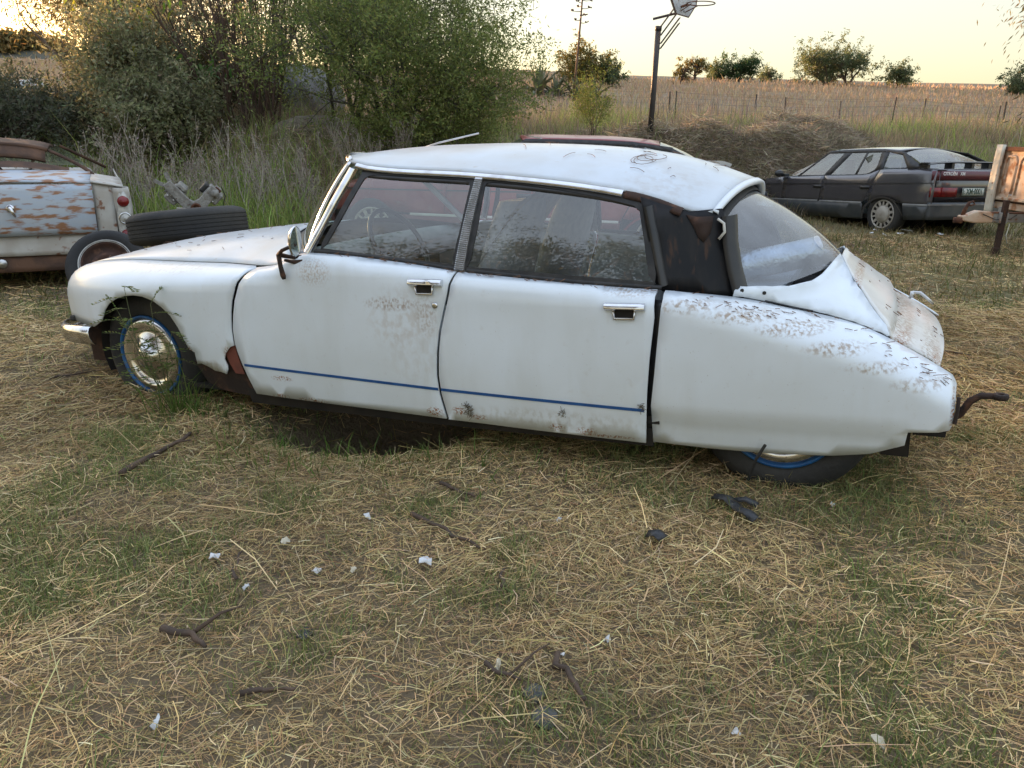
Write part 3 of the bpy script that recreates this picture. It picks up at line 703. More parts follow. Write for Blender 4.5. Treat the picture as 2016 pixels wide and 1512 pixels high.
# headlamp glass fairing at the nose
V, F = sheet(6, 8, lambda u, v: (lambda a: (-.905-.03*math.sin(a*math.pi), -.40+.18*a, .19+.12*v))(u)); mesh('headlamp_glass', V, F, glassmat('lamp_glass', (.8, .8, .8), .1), ds, True)
# --- wheels
ringblue = mat('blue_wheel_ring', (.008, .075, .22), (.012, .10, .27), 25, rough=.35)
def wheel(name, loc, steer, parent, camber=0., k=1.):
    e = None
    M = Matrix.Rotation(steer, 3, 'Z') @ Matrix.Rotation(camber, 3, 'X')
    Rt, wd = .335, .088
    mb = MB(); mb.lathe([(.205+(r-.205)*k, h) for r, h in [(.205, -wd+.012), (.225, -wd-.004), (.265, -wd-.010), (.300, -wd+.004), (.322, -wd+.022), (.331, -wd+.045), (.334, -.03), (.329, -.028), (.329, -.022), (.335, -.02), (.335, 0), (.329, .002), (.329, .008), (.335, .01), (.331, wd-.045), (.322, wd-.022), (.300, wd-.004), (.265, wd+.01), (.205, wd-.01)]], 56, c=loc, M=M)
    ty = mb.build(name, tyre_m, parent, True)
    mb = MB(); mb.lathe([(.206, -wd+.014), (.213, -wd-.001), (.209, -wd-.008), (.200, -wd-.006), (.197, -wd+.004)], 56, c=loc, M=M); mb.build('blue_rim_band', ringblue, ty, True)
    mb = MB(); mb.lathe([(.199, -wd+.006), (.190, -wd-.004), (.172, -wd-.010), (.150, -wd-.002), (.138, -wd+.010), (.120, -wd+.006), (.085, -wd-.014), (.06, -wd-.030), (.055, -wd-.038), (.03, -wd-.048), (0, -wd-.050)], 56, c=loc, M=M); mb.build('hubcap', chrome, ty, True)
    return ty
wheel('front_wheel', (0.0, -.685, .0), R_(1), ds, R_(1))
wheel('front_wheel', (0.0, .685, .0), R_(1)+math.pi, ds)
wheel('rear_wheel', (3.12, -.575, -.045), 0, ds, 0., .90)
wheel('rear_wheel', (3.12, .575, -.045), math.pi, ds, 0., .90)
mb = MB(); mb.tube([(3.02, -.71, -.30), (3.05, -.745, -.20), (3.08, -.75, -.14)], .006, 5); mb.build('torn_rubber_strip', rubber, ds)
# --- door handles
def handle(parent, x0, z1, x1, z0, px0, pz1, px1, pz0, lock=None):
    n = 9; mb = MB()
    zt = z1; zb = z1-.030
    V = []; F = []
    prof = [(0, .0), (.1, .016), (.35, .024), (.7, .024), (.92, .014), (1, 0)]
    sl = (z0-z1+.03)*.0
    for i in range(n):
        x = x0+(x1-x0)*i/(n-1); e = .75 if i in (0, n-1) else 1
        for k, d in prof: V.append(side(x, zt+(zb-zt)*k+.0, d*e))
    m2 = len(prof)
    for i in range(n-1):
        for k in range(m2-1): F.append((i*m2+k, (i+1)*m2+k, (i+1)*m2+k+1, i*m2+k+1))
    F += [tuple(range(m2)), tuple((n-1)*m2+k for k in range(m2))]
    h = fixn(mesh('door_handle', V, F, chrome, parent, True)); autosmooth(h, 50)
    V = []; F = []
    zA, zB = zb+.004, pz0
    V, F = sheet(5, 4, lambda u, v: side(px0+.004+(px1-px0-.008)*u, zB+.004+(zA-zB)*v, -.006)); V = [(a, b+.0, c) for a, b, c in V]
    o = mesh('handle_recess', [(a, b-.008, c) for a, b, c in V], F, dark, h)
    mb = MB(); mb.tube([side(px0, zA, .006), side(px0+.003, zB, .006), side(px1-.003, zB, .006), side(px1, zA, .006)], .0045, 6); mb.build('handle_loop', chrome, h, True)
    return h
fh = DS['fhandle']; rh = DS['rhandle']
h1 = handle(fdoor, fh[0][0], fh[0][1]-.004, fh[1][0], 0, fh[2][0]+.004, 0, fh[3][0], fh[3][1]+.0)
h2 = handle(rdoor, rh[0][0], rh[0][1]-.004, rh[1][0], 0, rh[2][0]+.004, 0, rh[3][0], rh[3][1])
lx, lz = fh[4]; mb = MB(); mb.lathe([(.013, .0), (.0125, -.007), (.008, -.009), (.0, -.009)], 16, c=side(lx, lz, 0)); mb.build('key_lock', chrome, fdoor, True)
# --- side mirror on a bent arm
mb = MB(); Mm = Matrix.Rotation(R_(98), 3, 'Z') @ Matrix.Rotation(R_(-14), 3, 'Y') @ Matrix.Rotation(R_(10), 3, 'X')
mb.lathe([(.0, .012), (.05, .010), (.066, 0), (.069, -.006), (.066, -.010)], 28, c=(1.165, -.90, .60), M=Mm @ Matrix.Diagonal((.70, 1, .98))); mo = mb.build('door_mirror', chrome, ds, True)
mb = MB(); mb.lathe([(.0, -.0095), (.064, -.0095)], 28, c=(1.165, -.90, .60), M=Mm @ Matrix.Diagonal((.70, 1, .98))); mb.build('mirror_glass', glassmat('mirror', (.35, .5, .36), .15, (.5, .6, .5)), mo)
MT['mirror'].node_tree.nodes['Reflect'].inputs[3].default_value = .6
mb = MB(); mb.tube([(1.175, -.905, .588), (1.12, -.93, .565), (1.085, -.915, .545), (1.10, -.87, .53), (1.17, -.85, .525)], [.008, .008, .012, .009, .011], 7); mb.tube([(1.085, -.915, .545), (1.087, -.915, .50), (1.092, -.912, .455), (1.094, -.91, .44)], [.011, .010, .012, .008], 7)
mb.tube([(1.10, -.90, .52), (1.14, -.885, .51), (1.19, -.865, .515)], [.007, .01, .006], 6); mb.build('mirror_arm', rustdark, mo, True)
# --- cabin
def seatback(name, x, y, wd, z0, z1, m, lean=.18, th=.13):
    mb = MB(); V, F = sheet(17, 13, lambda u, v: (lambda a, s: (x+lean*s+th*.5*math.copysign(abs(math.cos(a))**.6, math.cos(a)), y+wd*.5*math.copysign(abs(math.sin(a))**.55, math.sin(a))*(1-.35*s**4), z0+(z1-z0)*s))(2*math.pi*u, v)); mb.add(V, F)
    top = [len(V)-17*13+i*13+12 for i in range(17)]
    mb.F.append(tuple(i*13+12 for i in range(16)))
    return autosmooth(mb.build(name, m, ds, True), 60)
for y in (-.34, .34):
    seatback('front_seat', 1.78, y, .50, .08, .72, cloth, .20)
    mb = MB(); mb.box((1.55, y, .12), (.48, .50, .16)); autosmooth(bevel(mb.build('front_seat_cushion', cloth, ds), .06, 4), 60)
mb = MB(); V, F = sheet(9, 9, lambda u, v: (1.855+.05*u+.16*(u), -.34+.46*(v-.5), .46+.26*u+.03*math.sin(math.pi*v))); mesh('sheepskin_cover', V, F, tan, ds, True)
seatback('rear_seat', 2.55, 0, 1.25, .05, .52, cloth, .12, .16)
mb = MB(); mb.box((2.36, 0, .08), (.46, 1.3, .18)); bevel(mb.build('rear_seat_cushion', cloth, ds), .05, 3)
mb = MB(); mb.box((2.84, 0, .345), (.46, 1.0, .03)); mb.build('parcel_shelf', interior, ds)
mb = MB(); mb.box((1.75, 0, -.08), (1.9, 1.55, .03)); mb.build('cabin_floor', dark, ds)
V, F = sheet(6, 13, lambda u, v: (.92+.20*u-.05*math.sin(math.pi*v), (v*2-1)*.72, .40+.14*math.sin(math.pi*min(1, u*.8+.1)))); o = mesh('dashboard', V, F, interior, ds, True); solid(o, .12)
mb = MB(); Mw = Matrix.Rotation(R_(62), 3, 'Y'); ringp = [Vector((1.33, -.36, .52))+Mw @ Vector((.19*math.cos(a), .19*math.sin(a), 0)) for a in np.linspace(0, 2*math.pi, 33)]
mb.tube(ringp, .012, 8, False); mb.tube([Vector((1.33, -.36, .52))+Mw @ Vector((0, -.18, 0)), (1.28, -.36, .50), (1.10, -.36, .44)], .014, 8); mb.build('steering_wheel', black, ds, True)
mb = MB(); mb.tube([(1.62, -.60, .84), (1.90, -.60, .58)], .012, 6); mb.build('seat_belt', interior, ds)
# rolled foil sunshade lying behind the rear seat
sh = Matrix.Translation((3.02, -.18, .40))
mb = MB(); mb.lathe([(.03, -.20), (.058, -.20), (.060, -.1), (.058, .1), (.060, .20), (.035, .20)], 24)
fo = mb.build('foil_sunshade_roll', foil, None, True); fo.matrix_world = CAR @ Matrix.Translation((2.99, -.17, .44)) @ Matrix.Rotation(R_(-68), 4, 'Z') @ Matrix.Rotation(R_(10), 4, 'X')
tag(fo, 'rolled silver foil sunshade lying on the parcel shelf behind the rear screen', 'sunshade')
# flap of white trim hanging off the far rear pillar, and a loose wire
mb = MB(); V, F = sheet(4, 4, lambda u, v: (2.84+.07*u, .46+.03*u, .675-.05*v-.03*u+.015*u*v)); o = mesh('loose_quarter_trim', V, F, p_plain, ds); solid(o, .006)
mb = MB(); mb.tube([Cs(2.862, .645, .02), Cs(2.885, .63, .035), Cs(2.89, .60, .035), Cs(2.87, .575, .02)], .0055, 6); mb.build('loose_wire', mat('white_wire', (.55, .53, .48), rough=.6), ds, True)
# roof aerial raked backwards
mb = MB(); mb.tube([(1.14, .12, .955), (1.30, .12, .99), (1.535, .12, 1.023)], [.005, .0045, .004], 6); mb.build('roof_aerial', alu, ds, True)
# --- far side: mirrored skins
fdoor2 = mir(fdoor); rdoor2 = mir(rdoor)
for o, p in ((gw1, fdoor2), (gs1, fdoor2), (gw2, rdoor2), (gs2, rdoor2)): mir(o, p)
for o in (fend, wing, btrim, rail, rail2, gap1, apil, cpo, quarter, sill, liner, wtr): mir(o)
# ------------------------------------------------------------------ generic hatchback builder (grey one by the bank, red one behind)
def hatch(name, M, paint_up, paint_low, strip_m, text=True, trimline=True):
    e = empty(name, mat=M)
    hW = pchip([.35, .5, .8, 1.4, 2.2, 3.4, 4.2, 4.5, 4.62], [.60, .70, .79, .845, .86, .86, .84, .80, .765])
    zb = pchip([.35, .6, 1.0, 1.6, 1.95, 2.6, 3.42, 3.6, 3.67, 4.0, 4.4, 4.62], [.60, .665, .715, .755, .765, .785, .80, .84, .872, .885, .89, .86])
    zr = pchip([1.95, 2.10, 2.46, 2.8, 3.2, 3.54, 3.92, 4.15, 4.42], [.78, .93, 1.165, 1.178, 1.178, 1.165, 1.12, 1.03, .90])
    def sd(x, z, d=0.):
        w_ = hW(x); o = .05*max(0, (z-.58)/.3)**2+.06*max(0, (.42-z)/.28)**2-(.008 if z < .395 else 0)
        return (x, -(w_-o+d), z)
    def gs(x, z, d=0.):
        b = zb(x); t = (z-b)/max(.05, 1.178-b); return (x, -(hW(x)-.05-.20*t-.02*t*t+d), z)
    def pan(nm, poly, fn, m, st=.09, t=.008, parent=None):
        V, F = poly_fill(poly, fn, st); o = mesh(nm, V, F, m, parent or e, True)
        bm = bmesh.new(); bm.from_mesh(o.data); bmesh.ops.recalc_face_normals(bm, faces=bm.faces)
        if sum(f.normal.y*f.calc_area() for f in bm.faces) > 0: bmesh.ops.reverse_faces(bm, faces=bm.faces)
        bm.to_mesh(o.data); bm.free(); solid(o, t, -1); return o
    def arch(cx, r, zmin, a0, a1, n=12): return [(cx+r*math.cos(a), .13+r*.98*math.sin(a)) for a in np.linspace(a0, a1, n)]
    zs = .395
    seam = .006
    top = lambda a, b, n=8: [(x, zb(x)) for x in np.linspace(a, b, n)]
    sides = []
    fa = [(.88+.36*math.cos(a), .14+.345*math.sin(a)) for a in np.linspace(math.pi*.77, math.pi*.23, 9)]
    sides.append(pan('front_wing', [(.37, zs)]+[(.37, .57)]+top(.4, 1.70)+[(1.66, zs)]+[p for p in fa[::-1] if p[1] > zs], sd, paint_up))
    d1 = pan('front_door', [(1.66+seam, zs), (1.70+seam, zb(1.7))]+top(1.75, 2.62-seam)+[(2.585-seam, .6), (2.57-seam, zs)], sd, paint_up)
    d2 = pan('rear_door', [(2.57+seam, zs), (2.585+seam, .6), (2.62+seam, zb(2.62))]+top(2.7, 3.68-seam)+[(3.64, .75), (3.55, .55), (3.48, zs+.02), (3.46, zs)], sd, paint_up)
    ra = [(3.845+.37*math.cos(a), .115+.36*math.sin(a)) for a in np.linspace(math.pi*.80, math.pi*.20, 11)]
    up = [p for p in ra if p[1] > zs]
    sides.append(pan('rear_quarter', [up[0], (3.50, .43), (3.565, .56), (3.65, .75), (3.69+seam, zb(3.69))]+top(3.75, 4.60)+[(4.62, .6), (4.61, zs)]+up[::-1][:-1], sd, paint_up))
    fl_ = [(.88+.36*math.cos(a), .14+.345*math.sin(a)) for a in np.linspace(math.pi*1.0, 0, 13)]
    lo = pan('lower_cladding', [(.40, .16), (.37, zs-.004)]+[(p[0], min(p[1], zs-.004)) for p in fl_ if p[1] > .16]+[(1.26, .16), (2.3, .15), (3.46, .16)][::1][:0]+[(1.27, zs-.004), (3.49, zs-.004), (3.47, .25), (3.47, .155), (1.26, .15), (1.24, .16)], sd, paint_low) if False else pan('lower_cladding', [(1.26, .15), (1.25, .30), (1.20, zs-.004), (3.475, zs-.004), (3.47, .155)], sd, paint_low)
    lo2 = pan('rear_lower_cladding', [(4.21, .18), (4.20, zs-.004), (4.60, zs-.004), (4.60, .20)], sd, paint_low)
    V, F = sheet(14, 3, lambda u, v: (lambda a: (lambda p: (p[0], p[1]-.012*v*(2-v), p[2]))(sd(3.845+(.37+.025*v)*math.cos(a), .115+(.36+.025*v)*math.sin(a), .004)))(math.pi*(.95-.85*u))); ar = fixn(mesh('arch_lip', V, F, paint_up, e, True))
    st = []
    for a, b, p in ((1.30, 2.55, d1), (2.59, 3.46, d2), (4.20, 4.60, lo2)):
        V, F = sheet(8, 3, lambda u, v: sd(a+(b-a)*u, .385+.026*v, .012 if v == .5 else .002)); st.append(fixn(mesh('rubbing_strip', V, F, strip_m, p, True)))
    if trimline:
        for a, b, p in ((.5, 1.65, sides[0]), (1.69, 2.57, d1), (2.61, 3.60, d2), (3.66, 4.60, sides[1])):
            V, F = sheet(8, 2, lambda u, v: (lambda x: sd(x, .622+.016*(x-.5)+.014*v, .004))(a+(b-a)*u)); st.append(mesh('waist_line', V, F, black, p))
    for hx, p in ((2.42, d1), (3.40, d2)):
        V, F = sheet(6, 4, lambda u, v: sd(hx+.18*u, .60+.045*v, .022*math.sin(math.pi*(.15+.7*v))*math.sin(math.pi*(.1+.8*u)))); hh = solid(mesh('door_handle', V, F, black, p, True), .01)
    # side glass and black pillars
    gp = []
    def pane(poly, p): 
        V, F = poly_fill(poly, gs, .12); o = fixn(mesh('window_pane', V, F, g_hatch, p, True)); gp.append(o); return o
    pane([(2.03, .785), (2.58, .80), (2.80, 1.135), (2.48, 1.135), (2.40, 1.105)], d1)
    pane([(2.70, .80), (3.22, .81), (3.22, 1.135), (2.93, 1.135)], d2)
    pane([(3.25, .81), (3.42, .815), (3.56, .865), (3.58, .92), (3.50, 1.13), (3.25, 1.135)], d2)
    pane([(3.74, .895), (4.16, .905), (3.94, 1.07), (3.80, 1.13), (3.66, 1.13)], sides[1])
    pane([(1.74, .78), (1.98, .785), (2.34, 1.06), (2.25, 1.0)], sides[0])
    fr = []
    for poly, nm in (([(2.57, .79), (2.71, .79), (2.945, 1.155), (2.79, 1.155)], 'centre_pillar'), ([(3.42, .81), (3.58, .86), (3.74, .885), (3.68, .99), (3.655, 1.15), (3.50, 1.15), (3.575, .95), (3.56, .87)], 'rear_pillar'), ([(4.155, .89), (4.42, .90), (4.15, 1.02), (3.93, 1.125), (3.80, 1.14), (3.94, 1.07)], 'hatch_pillar'), ([(1.97, .78), (2.03, .78), (2.42, 1.105), (2.46, 1.14), (2.36, 1.09)], 'front_pillar'), ([(2.36, 1.10), (2.46, 1.13), (3.66, 1.125), (3.92, 1.08), (3.95, 1.125), (3.54, 1.172), (3.0, 1.178), (2.46, 1.172)], 'window_header'), ([(3.215, .80), (3.255, .80), (3.255, 1.14), (3.215, 1.14)], 'quarter_bar'), ([(2.0, .765), (3.42, .795), (3.42, .812), (2.0, .79)], 'window_sill_seal')):
        V, F = poly_fill(poly, lambda x, z: gs(x, z, .004), .12); o = fixn(mesh(nm, V, F, seal, e, True)); solid(o, .01, -1); fr.append(o)
    # roof, windscreen, hatch glass
    rw = lambda x: abs(gs(x, zr(x))[1])+.004
    V, F = sheet(16, 13, lambda u, v: (lambda x, t: (x-.10*(1-t*t)*(1 if u < .5 else 0)*(1-2*u), t*rw(x), zr(x)+.045*(1-t*t)))(2.44+1.38*u, v*2-1)); rf = solid(fixn(mesh('roof', V, F, paint_up, e, True)), .01)
    V, F = sheet(8, 13, lambda u, v: (lambda t: (1.62+.18*t*t+u*(.76+.08*t*t), t*(.76-.16*u), .765+.42*u+.03*(1-t*t)*u))(v*2-1)); fixn(mesh('windscreen', V, F, g_hatch, e, True))
    V, F = sheet(8, 13, lambda u, v: (lambda t: (3.84+.60*u-.02*t*t, t*(.54+.13*u), 1.175-.055*t*t-.275*u-.0*t+.03*math.sin(math.pi*u)))(v*2-1)); fixn(mesh('hatch_glass', V, F, g_hatch2, e, True))
    # bonnet and tail deck
    V, F = sheet(10, 11, lambda u, v: (lambda x, t: (x+.06*(1-t*t)*(-1 if u < .5 else -.6), t*(hW(max(x, .36))-.04), zb(x)+.04*(1-t*t)))(.40+1.36*u, v*2-1)); solid(fixn(mesh('bonnet', V, F, paint_up, e, True)), .01)
    V, F = sheet(4, 11, lambda u, v: (lambda x, t: (x, t*(hW(x)-.055), .895-.02*u+.012*(1-t*t)))(4.40+.21*u, v*2-1)); solid(fixn(mesh('tail_deck', V, F, paint_up, e, True)), .01)
    mb = MB(); mb.box((.36, 0, .40), (.05, 1.2, .42)); bevel(mb.build('front_bumper', paint_low, e), .02)
    # tail: panels, lamps, plate, lettering, bumper, spoiler
    def tq(nm, y0, y1, z0, z1, m, x=4.62, p=e, t=.012):
        V, F = sheet(7, 3, lambda u, v: (x+.02-.075*abs((y0+(y1-y0)*u)/.8)**3, y0+(y1-y0)*u, z0+(z1-z0)*v)); o = mesh(nm, V, F, m, p, True); solid(fixn(o), t, 0); return o
    tq('tailgate_panel', -.70, .70, .44, .875, paint_up, 4.61)
    rbm = mat(name+'_reflector', (.11, .022, .030), (.085, .018, .026), 10, rough=.35)
    band_ = tq('reflector_band', -.66, .66, .735, .855, rbm, 4.625)
    for s in (-1, 1):
        tq('lamp_upper', *sorted((s*.675, s*.785)), .735, .855, rbm, 4.622)
        l1 = tq('tail_lamp', *sorted((s*.62, s*.79)), .51, .635, redlens, 4.625); tq('tail_lamp', *sorted((s*.36, s*.612)), .51, .635, redlens, 4.628)
    bb = MB(); V, F = sheet(13, 5, lambda u, v: (lambda a: (4.55+.12*math.cos(a*1.5)**.6 if abs(a) < 1.04 else 4.55, .80*math.sin(a*1.5)/math.sin(1.5), .20+.235*v))((u*2-1)*1.0)); rb = solid(fixn(mesh('rear_bumper', V, F, paint_low, e, True)), .02)
    V, F = sheet(13, 2, lambda u, v: (lambda a: (4.56+.125*math.cos(a*1.5)**.6, .805*math.sin(a*1.5)/math.sin(1.5), .395+.02*v))((u*2-1)*1.0)); mesh('bumper_strip', V, F, strip_m, rb, True)
    pl = None
    if text:
        pl = tq('number_plate', -.285, .125, .53, .635, mat('plate_white', (.62, .66, .60), rough=.45), 4.655)
        pf = MB(); 
        for a, b, c, d in ((-.285, .125, .527, .533), (-.285, .125, .632, .638), (-.288, -.282, .53, .635), (.122, .128, .53, .635)): pf.box((4.684, (a+b)/2, (c+d)/2), (.004, b-a, d-c))
        pf.build('plate_border', mat('plate_green', (.02, .06, .04), rough=.5), pl)
        def txt(s, size, loc, m, nm, sx=1.):
            cu = bpy.data.curves.new(nm, 'FONT'); cu.body = s; cu.size = size; cu.align_x = 'CENTER'; cu.extrude = .001; cu.offset = size*.018
            tmp = bpy.data.objects.new(nm, cu); COL.objects.link(tmp); dg = bpy.context.evaluated_depsgraph_get(); me = bpy.data.meshes.new_from_object(tmp.evaluated_get(dg)); bpy.data.objects.remove(tmp)
            o = link(nm, me, m, pl if nm == 'plate_number' else band_); o.matrix_basis = Matrix.Translation(loc) @ Matrix(((0, 0, 1, 0), (1, 0, 0, 0), (0, 1, 0, 0), (0, 0, 0, 1))) @ Matrix.Diagonal((sx, 1, 1, 1)); return o
        txt('XM·0001', .105, (4.683, -.065, .547), MT['plate_green'], 'plate_number', .80)
        txt(':', .085, (4.683, -.262, .555), MT['plate_green'], 'plate_number', .8)
        txt('CITROËN', .062, (4.652, -.54, .80), mat('badge_white', (.75, .75, .75), rough=.3), 'maker_badge', 1.0)
        txt('XM', .062, (4.656, -.31, .80), MT['badge_white'], 'model_badge', 1.0)
    V, F = sheet(17, 7, lambda u, v: (lambda t, a: (4.50+.09*math.cos(a)-.10*t*t, t*.78, .975-.035*t**4+.016*math.sin(a)))(u*2-1, 2*math.pi*v)); sp = fixn(mesh('spoiler', V, F, black, e, True))
    for y in (-.74, -.36, 0, .36, .74):
        b2 = MB(); b2.box((4.49-.1*(y/.78)**2, y, .93), (.12, .05, .08)); b2.build('spoiler_support', black, sp)
    mb = MB(); mb.tube([(4.40, .12, .93), (4.2, .3, .97)], .006, 6); mb.build('rear_wiper', black, e)
    V, F = sheet(9, 7, lambda u, v: (lambda a, b: (1.66+.05*math.cos(a)*math.sin(b), -.93+.09*math.cos(b), .82+.06*math.sin(a)*math.sin(b)))(2*math.pi*u, math.pi*v)); autosmooth(fixn(mesh('door_mirror', V, F, black, d1, True)))
    mb = MB(); mb.box((1.72, -.85, .79), (.10, .10, .05)); bevel(mb.build('mirror_stalk', black, d1), .01)
    # wheels
    cov = mat(name+'_wheel_cover', (.42, .39, .34), (.30, .27, .23), 9, rough=.5)
    for x, y, s in ((.88, -.74, 1), (3.845, -.74, 1), (.88, .74, -1), (3.845, .74, -1)):
        Mw = Matrix.Diagonal((1, s, 1)); c = (x, y, .245)
        mb = MB(); mb.lathe([(.20, -.075), (.225, -.09), (.27, -.092), (.295, -.07), (.305, -.03), (.305, .05), (.29, .09), (.2, .09)], 40, c=c, M=Mw); ty = mb.build('rear_wheel' if x > 2 else 'front_wheel', tyre_m, e, True)
        mb = MB(); mb.lathe([(.0, -.10), (.115, -.098), (.122, -.085), (.118, -.07)], 36, c=c, M=Mw); mb.build('hub_disc', cov, ty, True)
        mb = MB(); mb.lathe([(.185, -.082), (.20, -.094), (.208, -.086), (.21, -.07)], 40, c=c, M=Mw); mb.lathe([(.12, -.08), (.128, -.088), (.135, -.08)], 40, c=c, M=Mw)
        for k in range(14):
            a = 2*math.pi*(k+.5)/14; Mk = Mw @ Matrix.Rotation(a, 3, 'Y'); p = Vector(c)+Mk @ Vector((.16, -.082, 0)); wdt = .034 if k % 2 else .020
            mb.box(p, (.062, .014, wdt), Mk)
        mb.build('wheel_cover', cov, ty)
        mb = MB(); mb.lathe([(.0, -.062), (.205, -.062)], 32, c=c, M=Mw); mb.build('wheel_disc', dark, ty)
    # cabin and underside
    mb = MB(); mb.box((2.4, 0, .20), (3.3, 1.5, .06)); mb.box((1.35, 0, .42), (.05, 1.45, .5)); mb.build('floor_pan', dark, e)
    for c_, d_ in (((3.86, -.42, .32), (.74, .04, .55)), ((.88, -.42, .32), (.74, .04, .5)), ((3.86, .42, .32), (.74, .04, .55)), ((4.0, 0, .60), (.9, 1.4, .04))):
        mb = MB(); mb.box(c_, d_); mb.build('inner_panel', dark, e)
    for x, y in ((2.45, -.36), (2.45, .36), (3.35, -.36), (3.35, .36)):
        V, F = sheet(13, 7, lambda u, v: (lambda a: (x+.14*v+.055*math.cos(a), y+.22*math.sin(a)*(1-.5*max(0, v-.75)*4*.5), .38+.52*v))(2*math.pi*u)); mb = MB(); mb.add(V, F); mb.F.append(tuple(i*7+6 for i in range(12))); mb.build('seat', cloth if text else interior, e, True)
        mb = MB(); mb.box((x+.17, y, .97), (.07, .24, .13)); bevel(mb.build('headrest', cloth, e), .03, 3)
    mb = MB(); mb.box((1.85, 0, .70), (.35, 1.3, .14)); bevel(mb.build('dashboard', interior, e), .04)
    def mirc(o, p):
        me = o.data.copy(); me.transform(Matrix.Diagonal((1, -1, 1, 1))); me.flip_normals(); c = link(o.name.split('.')[0], me, None, p)
        for md in o.modifiers:
            if md.type == 'SOLIDIFY': n = c.modifiers.new('s', 'SOLIDIFY'); n.thickness = md.thickness; n.offset = md.offset
        return c
    m1 = mirc(d1, e); m2 = mirc(d2, e)
    for o in sides+[lo, lo2, ar]+fr: mirc(o, e)
    for o, p in zip(gp, (m1, m2, m2, e, e)): mirc(o, p)
    return e
g_hatch = glassmat('hatch_side_glass', (.72, .84, .80), .05)
g_hatch2 = glassmat('hatch_rear_glass', (.55, .64, .70), .05)
for _g in ('hatch_side_glass', 'hatch_rear_glass'): MT[_g].node_tree.nodes['Reflect'].inputs[3].default_value = .20
grey_up = mat('charcoal_metallic', (.075, .072, .083), (.09, .086, .096), 3, rough=.2, metal=.3, coat=1., c3=(.12, .11, .10), s3=40, lo3=.78, hi3=.9)
grey_lo = mat('charcoal_cladding', (.045, .052, .058), (.065, .068, .07), 6, rough=.4)
grey_strip = mat('grey_strip', (.22, .22, .21), (.15, .15, .15), 8, rough=.4)
red_up = mat('faded_red_paint', (.20, .018, .022), (.26, .06, .05), 5, rough=.4, coat=.3, c3=(.22, .10, .08), s3=14, lo3=.6, hi3=.75)
red_lo = mat('dull_red_cladding', (.12, .016, .02), (.09, .02, .02), 6, rough=.5)
white_strip = mat('white_strip', (.5, .5, .47), (.4, .38, .35), 8, rough=.5)
def frame(O, th, pitch=0.):
    t = R_(th); p = R_(pitch)
    ex = Vector((math.cos(t)*math.cos(p), -math.sin(t)*math.cos(p), math.sin(p))); ey = Vector((math.sin(t), math.cos(t), 0)); ez = ex.cross(ey)
    m = Matrix((ex, ey, ez)).transposed().to_4x4(); m.translation = O; return m
MX = frame((0, 0, 0), 68, 2.9); hubw = Vector((4.700+3.85*math.cos(R_(68))-.84*math.sin(R_(68)), 15.444-3.85*math.sin(R_(68))-.84*math.cos(R_(68)), .41))
MX.translation = hubw-(MX.to_3x3() @ Vector((3.845, -.84, .245)))
gh = hatch('grey_hatchback', MX, grey_up, grey_lo, grey_strip)
tag(gh, 'charcoal grey five door hatchback with rear spoiler and number plate XM 0001', 'car')
MR = frame((0, 0, 0), 8, 0); MR.translation = Vector((.87, 8.75, .185))-(MR.to_3x3() @ Vector((3.18, 0, 0)))
rh_ = hatch('red_hatchback', MR, red_up, red_lo, white_strip, text=False)
tag(rh_, 'faded red hatchback standing behind the white fastback, only its roof showing above it', 'car')
# ------------------------------------------------------------------ rusted saloon wreck at the left
wr_blue = mat('blue_grey_rusted', (.36, .42, .50), (.40, .43, .47), 4, rough=.5, c3=(.27, .13, .065), s3=7, lo3=.50, hi3=.60, stretch=(1, 1, 4), detail=9)
wr_white = mat('cream_rusted', (.46, .45, .42), (.38, .35, .31), 6, rough=.55, c3=(.20, .09, .05), s3=14, lo3=.60, hi3=.68, detail=9)
wr_brown = mat('brown_rust', (.060, .032, .020), (.11, .055, .03), 7, rough=.85, bump=.4, bscale=40)
we = empty('saloon_wreck', (-3.50, 6.98, tz1(-3.6, 6.9)-.02), R_(28))
tag(we, 'rusted blue-grey saloon wreck seen from behind, its boot lid streaked with rust', 'car')
def wsheet(nm, nu, nv, fn, m, t=.012, parent=None):
    V, F = sheet(nu, nv, fn); o = fixn(mesh(nm, V, F, m, parent or we, True)); solid(o, t, 0); return o
lidw = wsheet('boot_lid', 15, 9, lambda u, v: (-1.50+1.27*u, -.035*math.sin(math.pi*(.2+.6*v))-.02*math.sin(math.pi*u)+.05*v*v, .47+.42*v), wr_blue)
wsheet('boot_deck', 15, 7, lambda u, v: (-1.50+1.27*u, .03+.75*v, .90+.06*math.sin(v*1.4)+.012*math.sin(math.pi*u)), wr_blue)
mb = MB(); mb.tube([(-.86, -.06, .72), (-.85, -.085, .70), (-.835, -.09, .66), (-.825, -.075, .635)], [.013, .017, .014, .008], 8); mb.lathe([(.0, -.045), (.03, -.045), (.034, -.03)], 14, c=(-.855, -.01, .70)); mb.build('boot_handle', chrome, lidw, True)
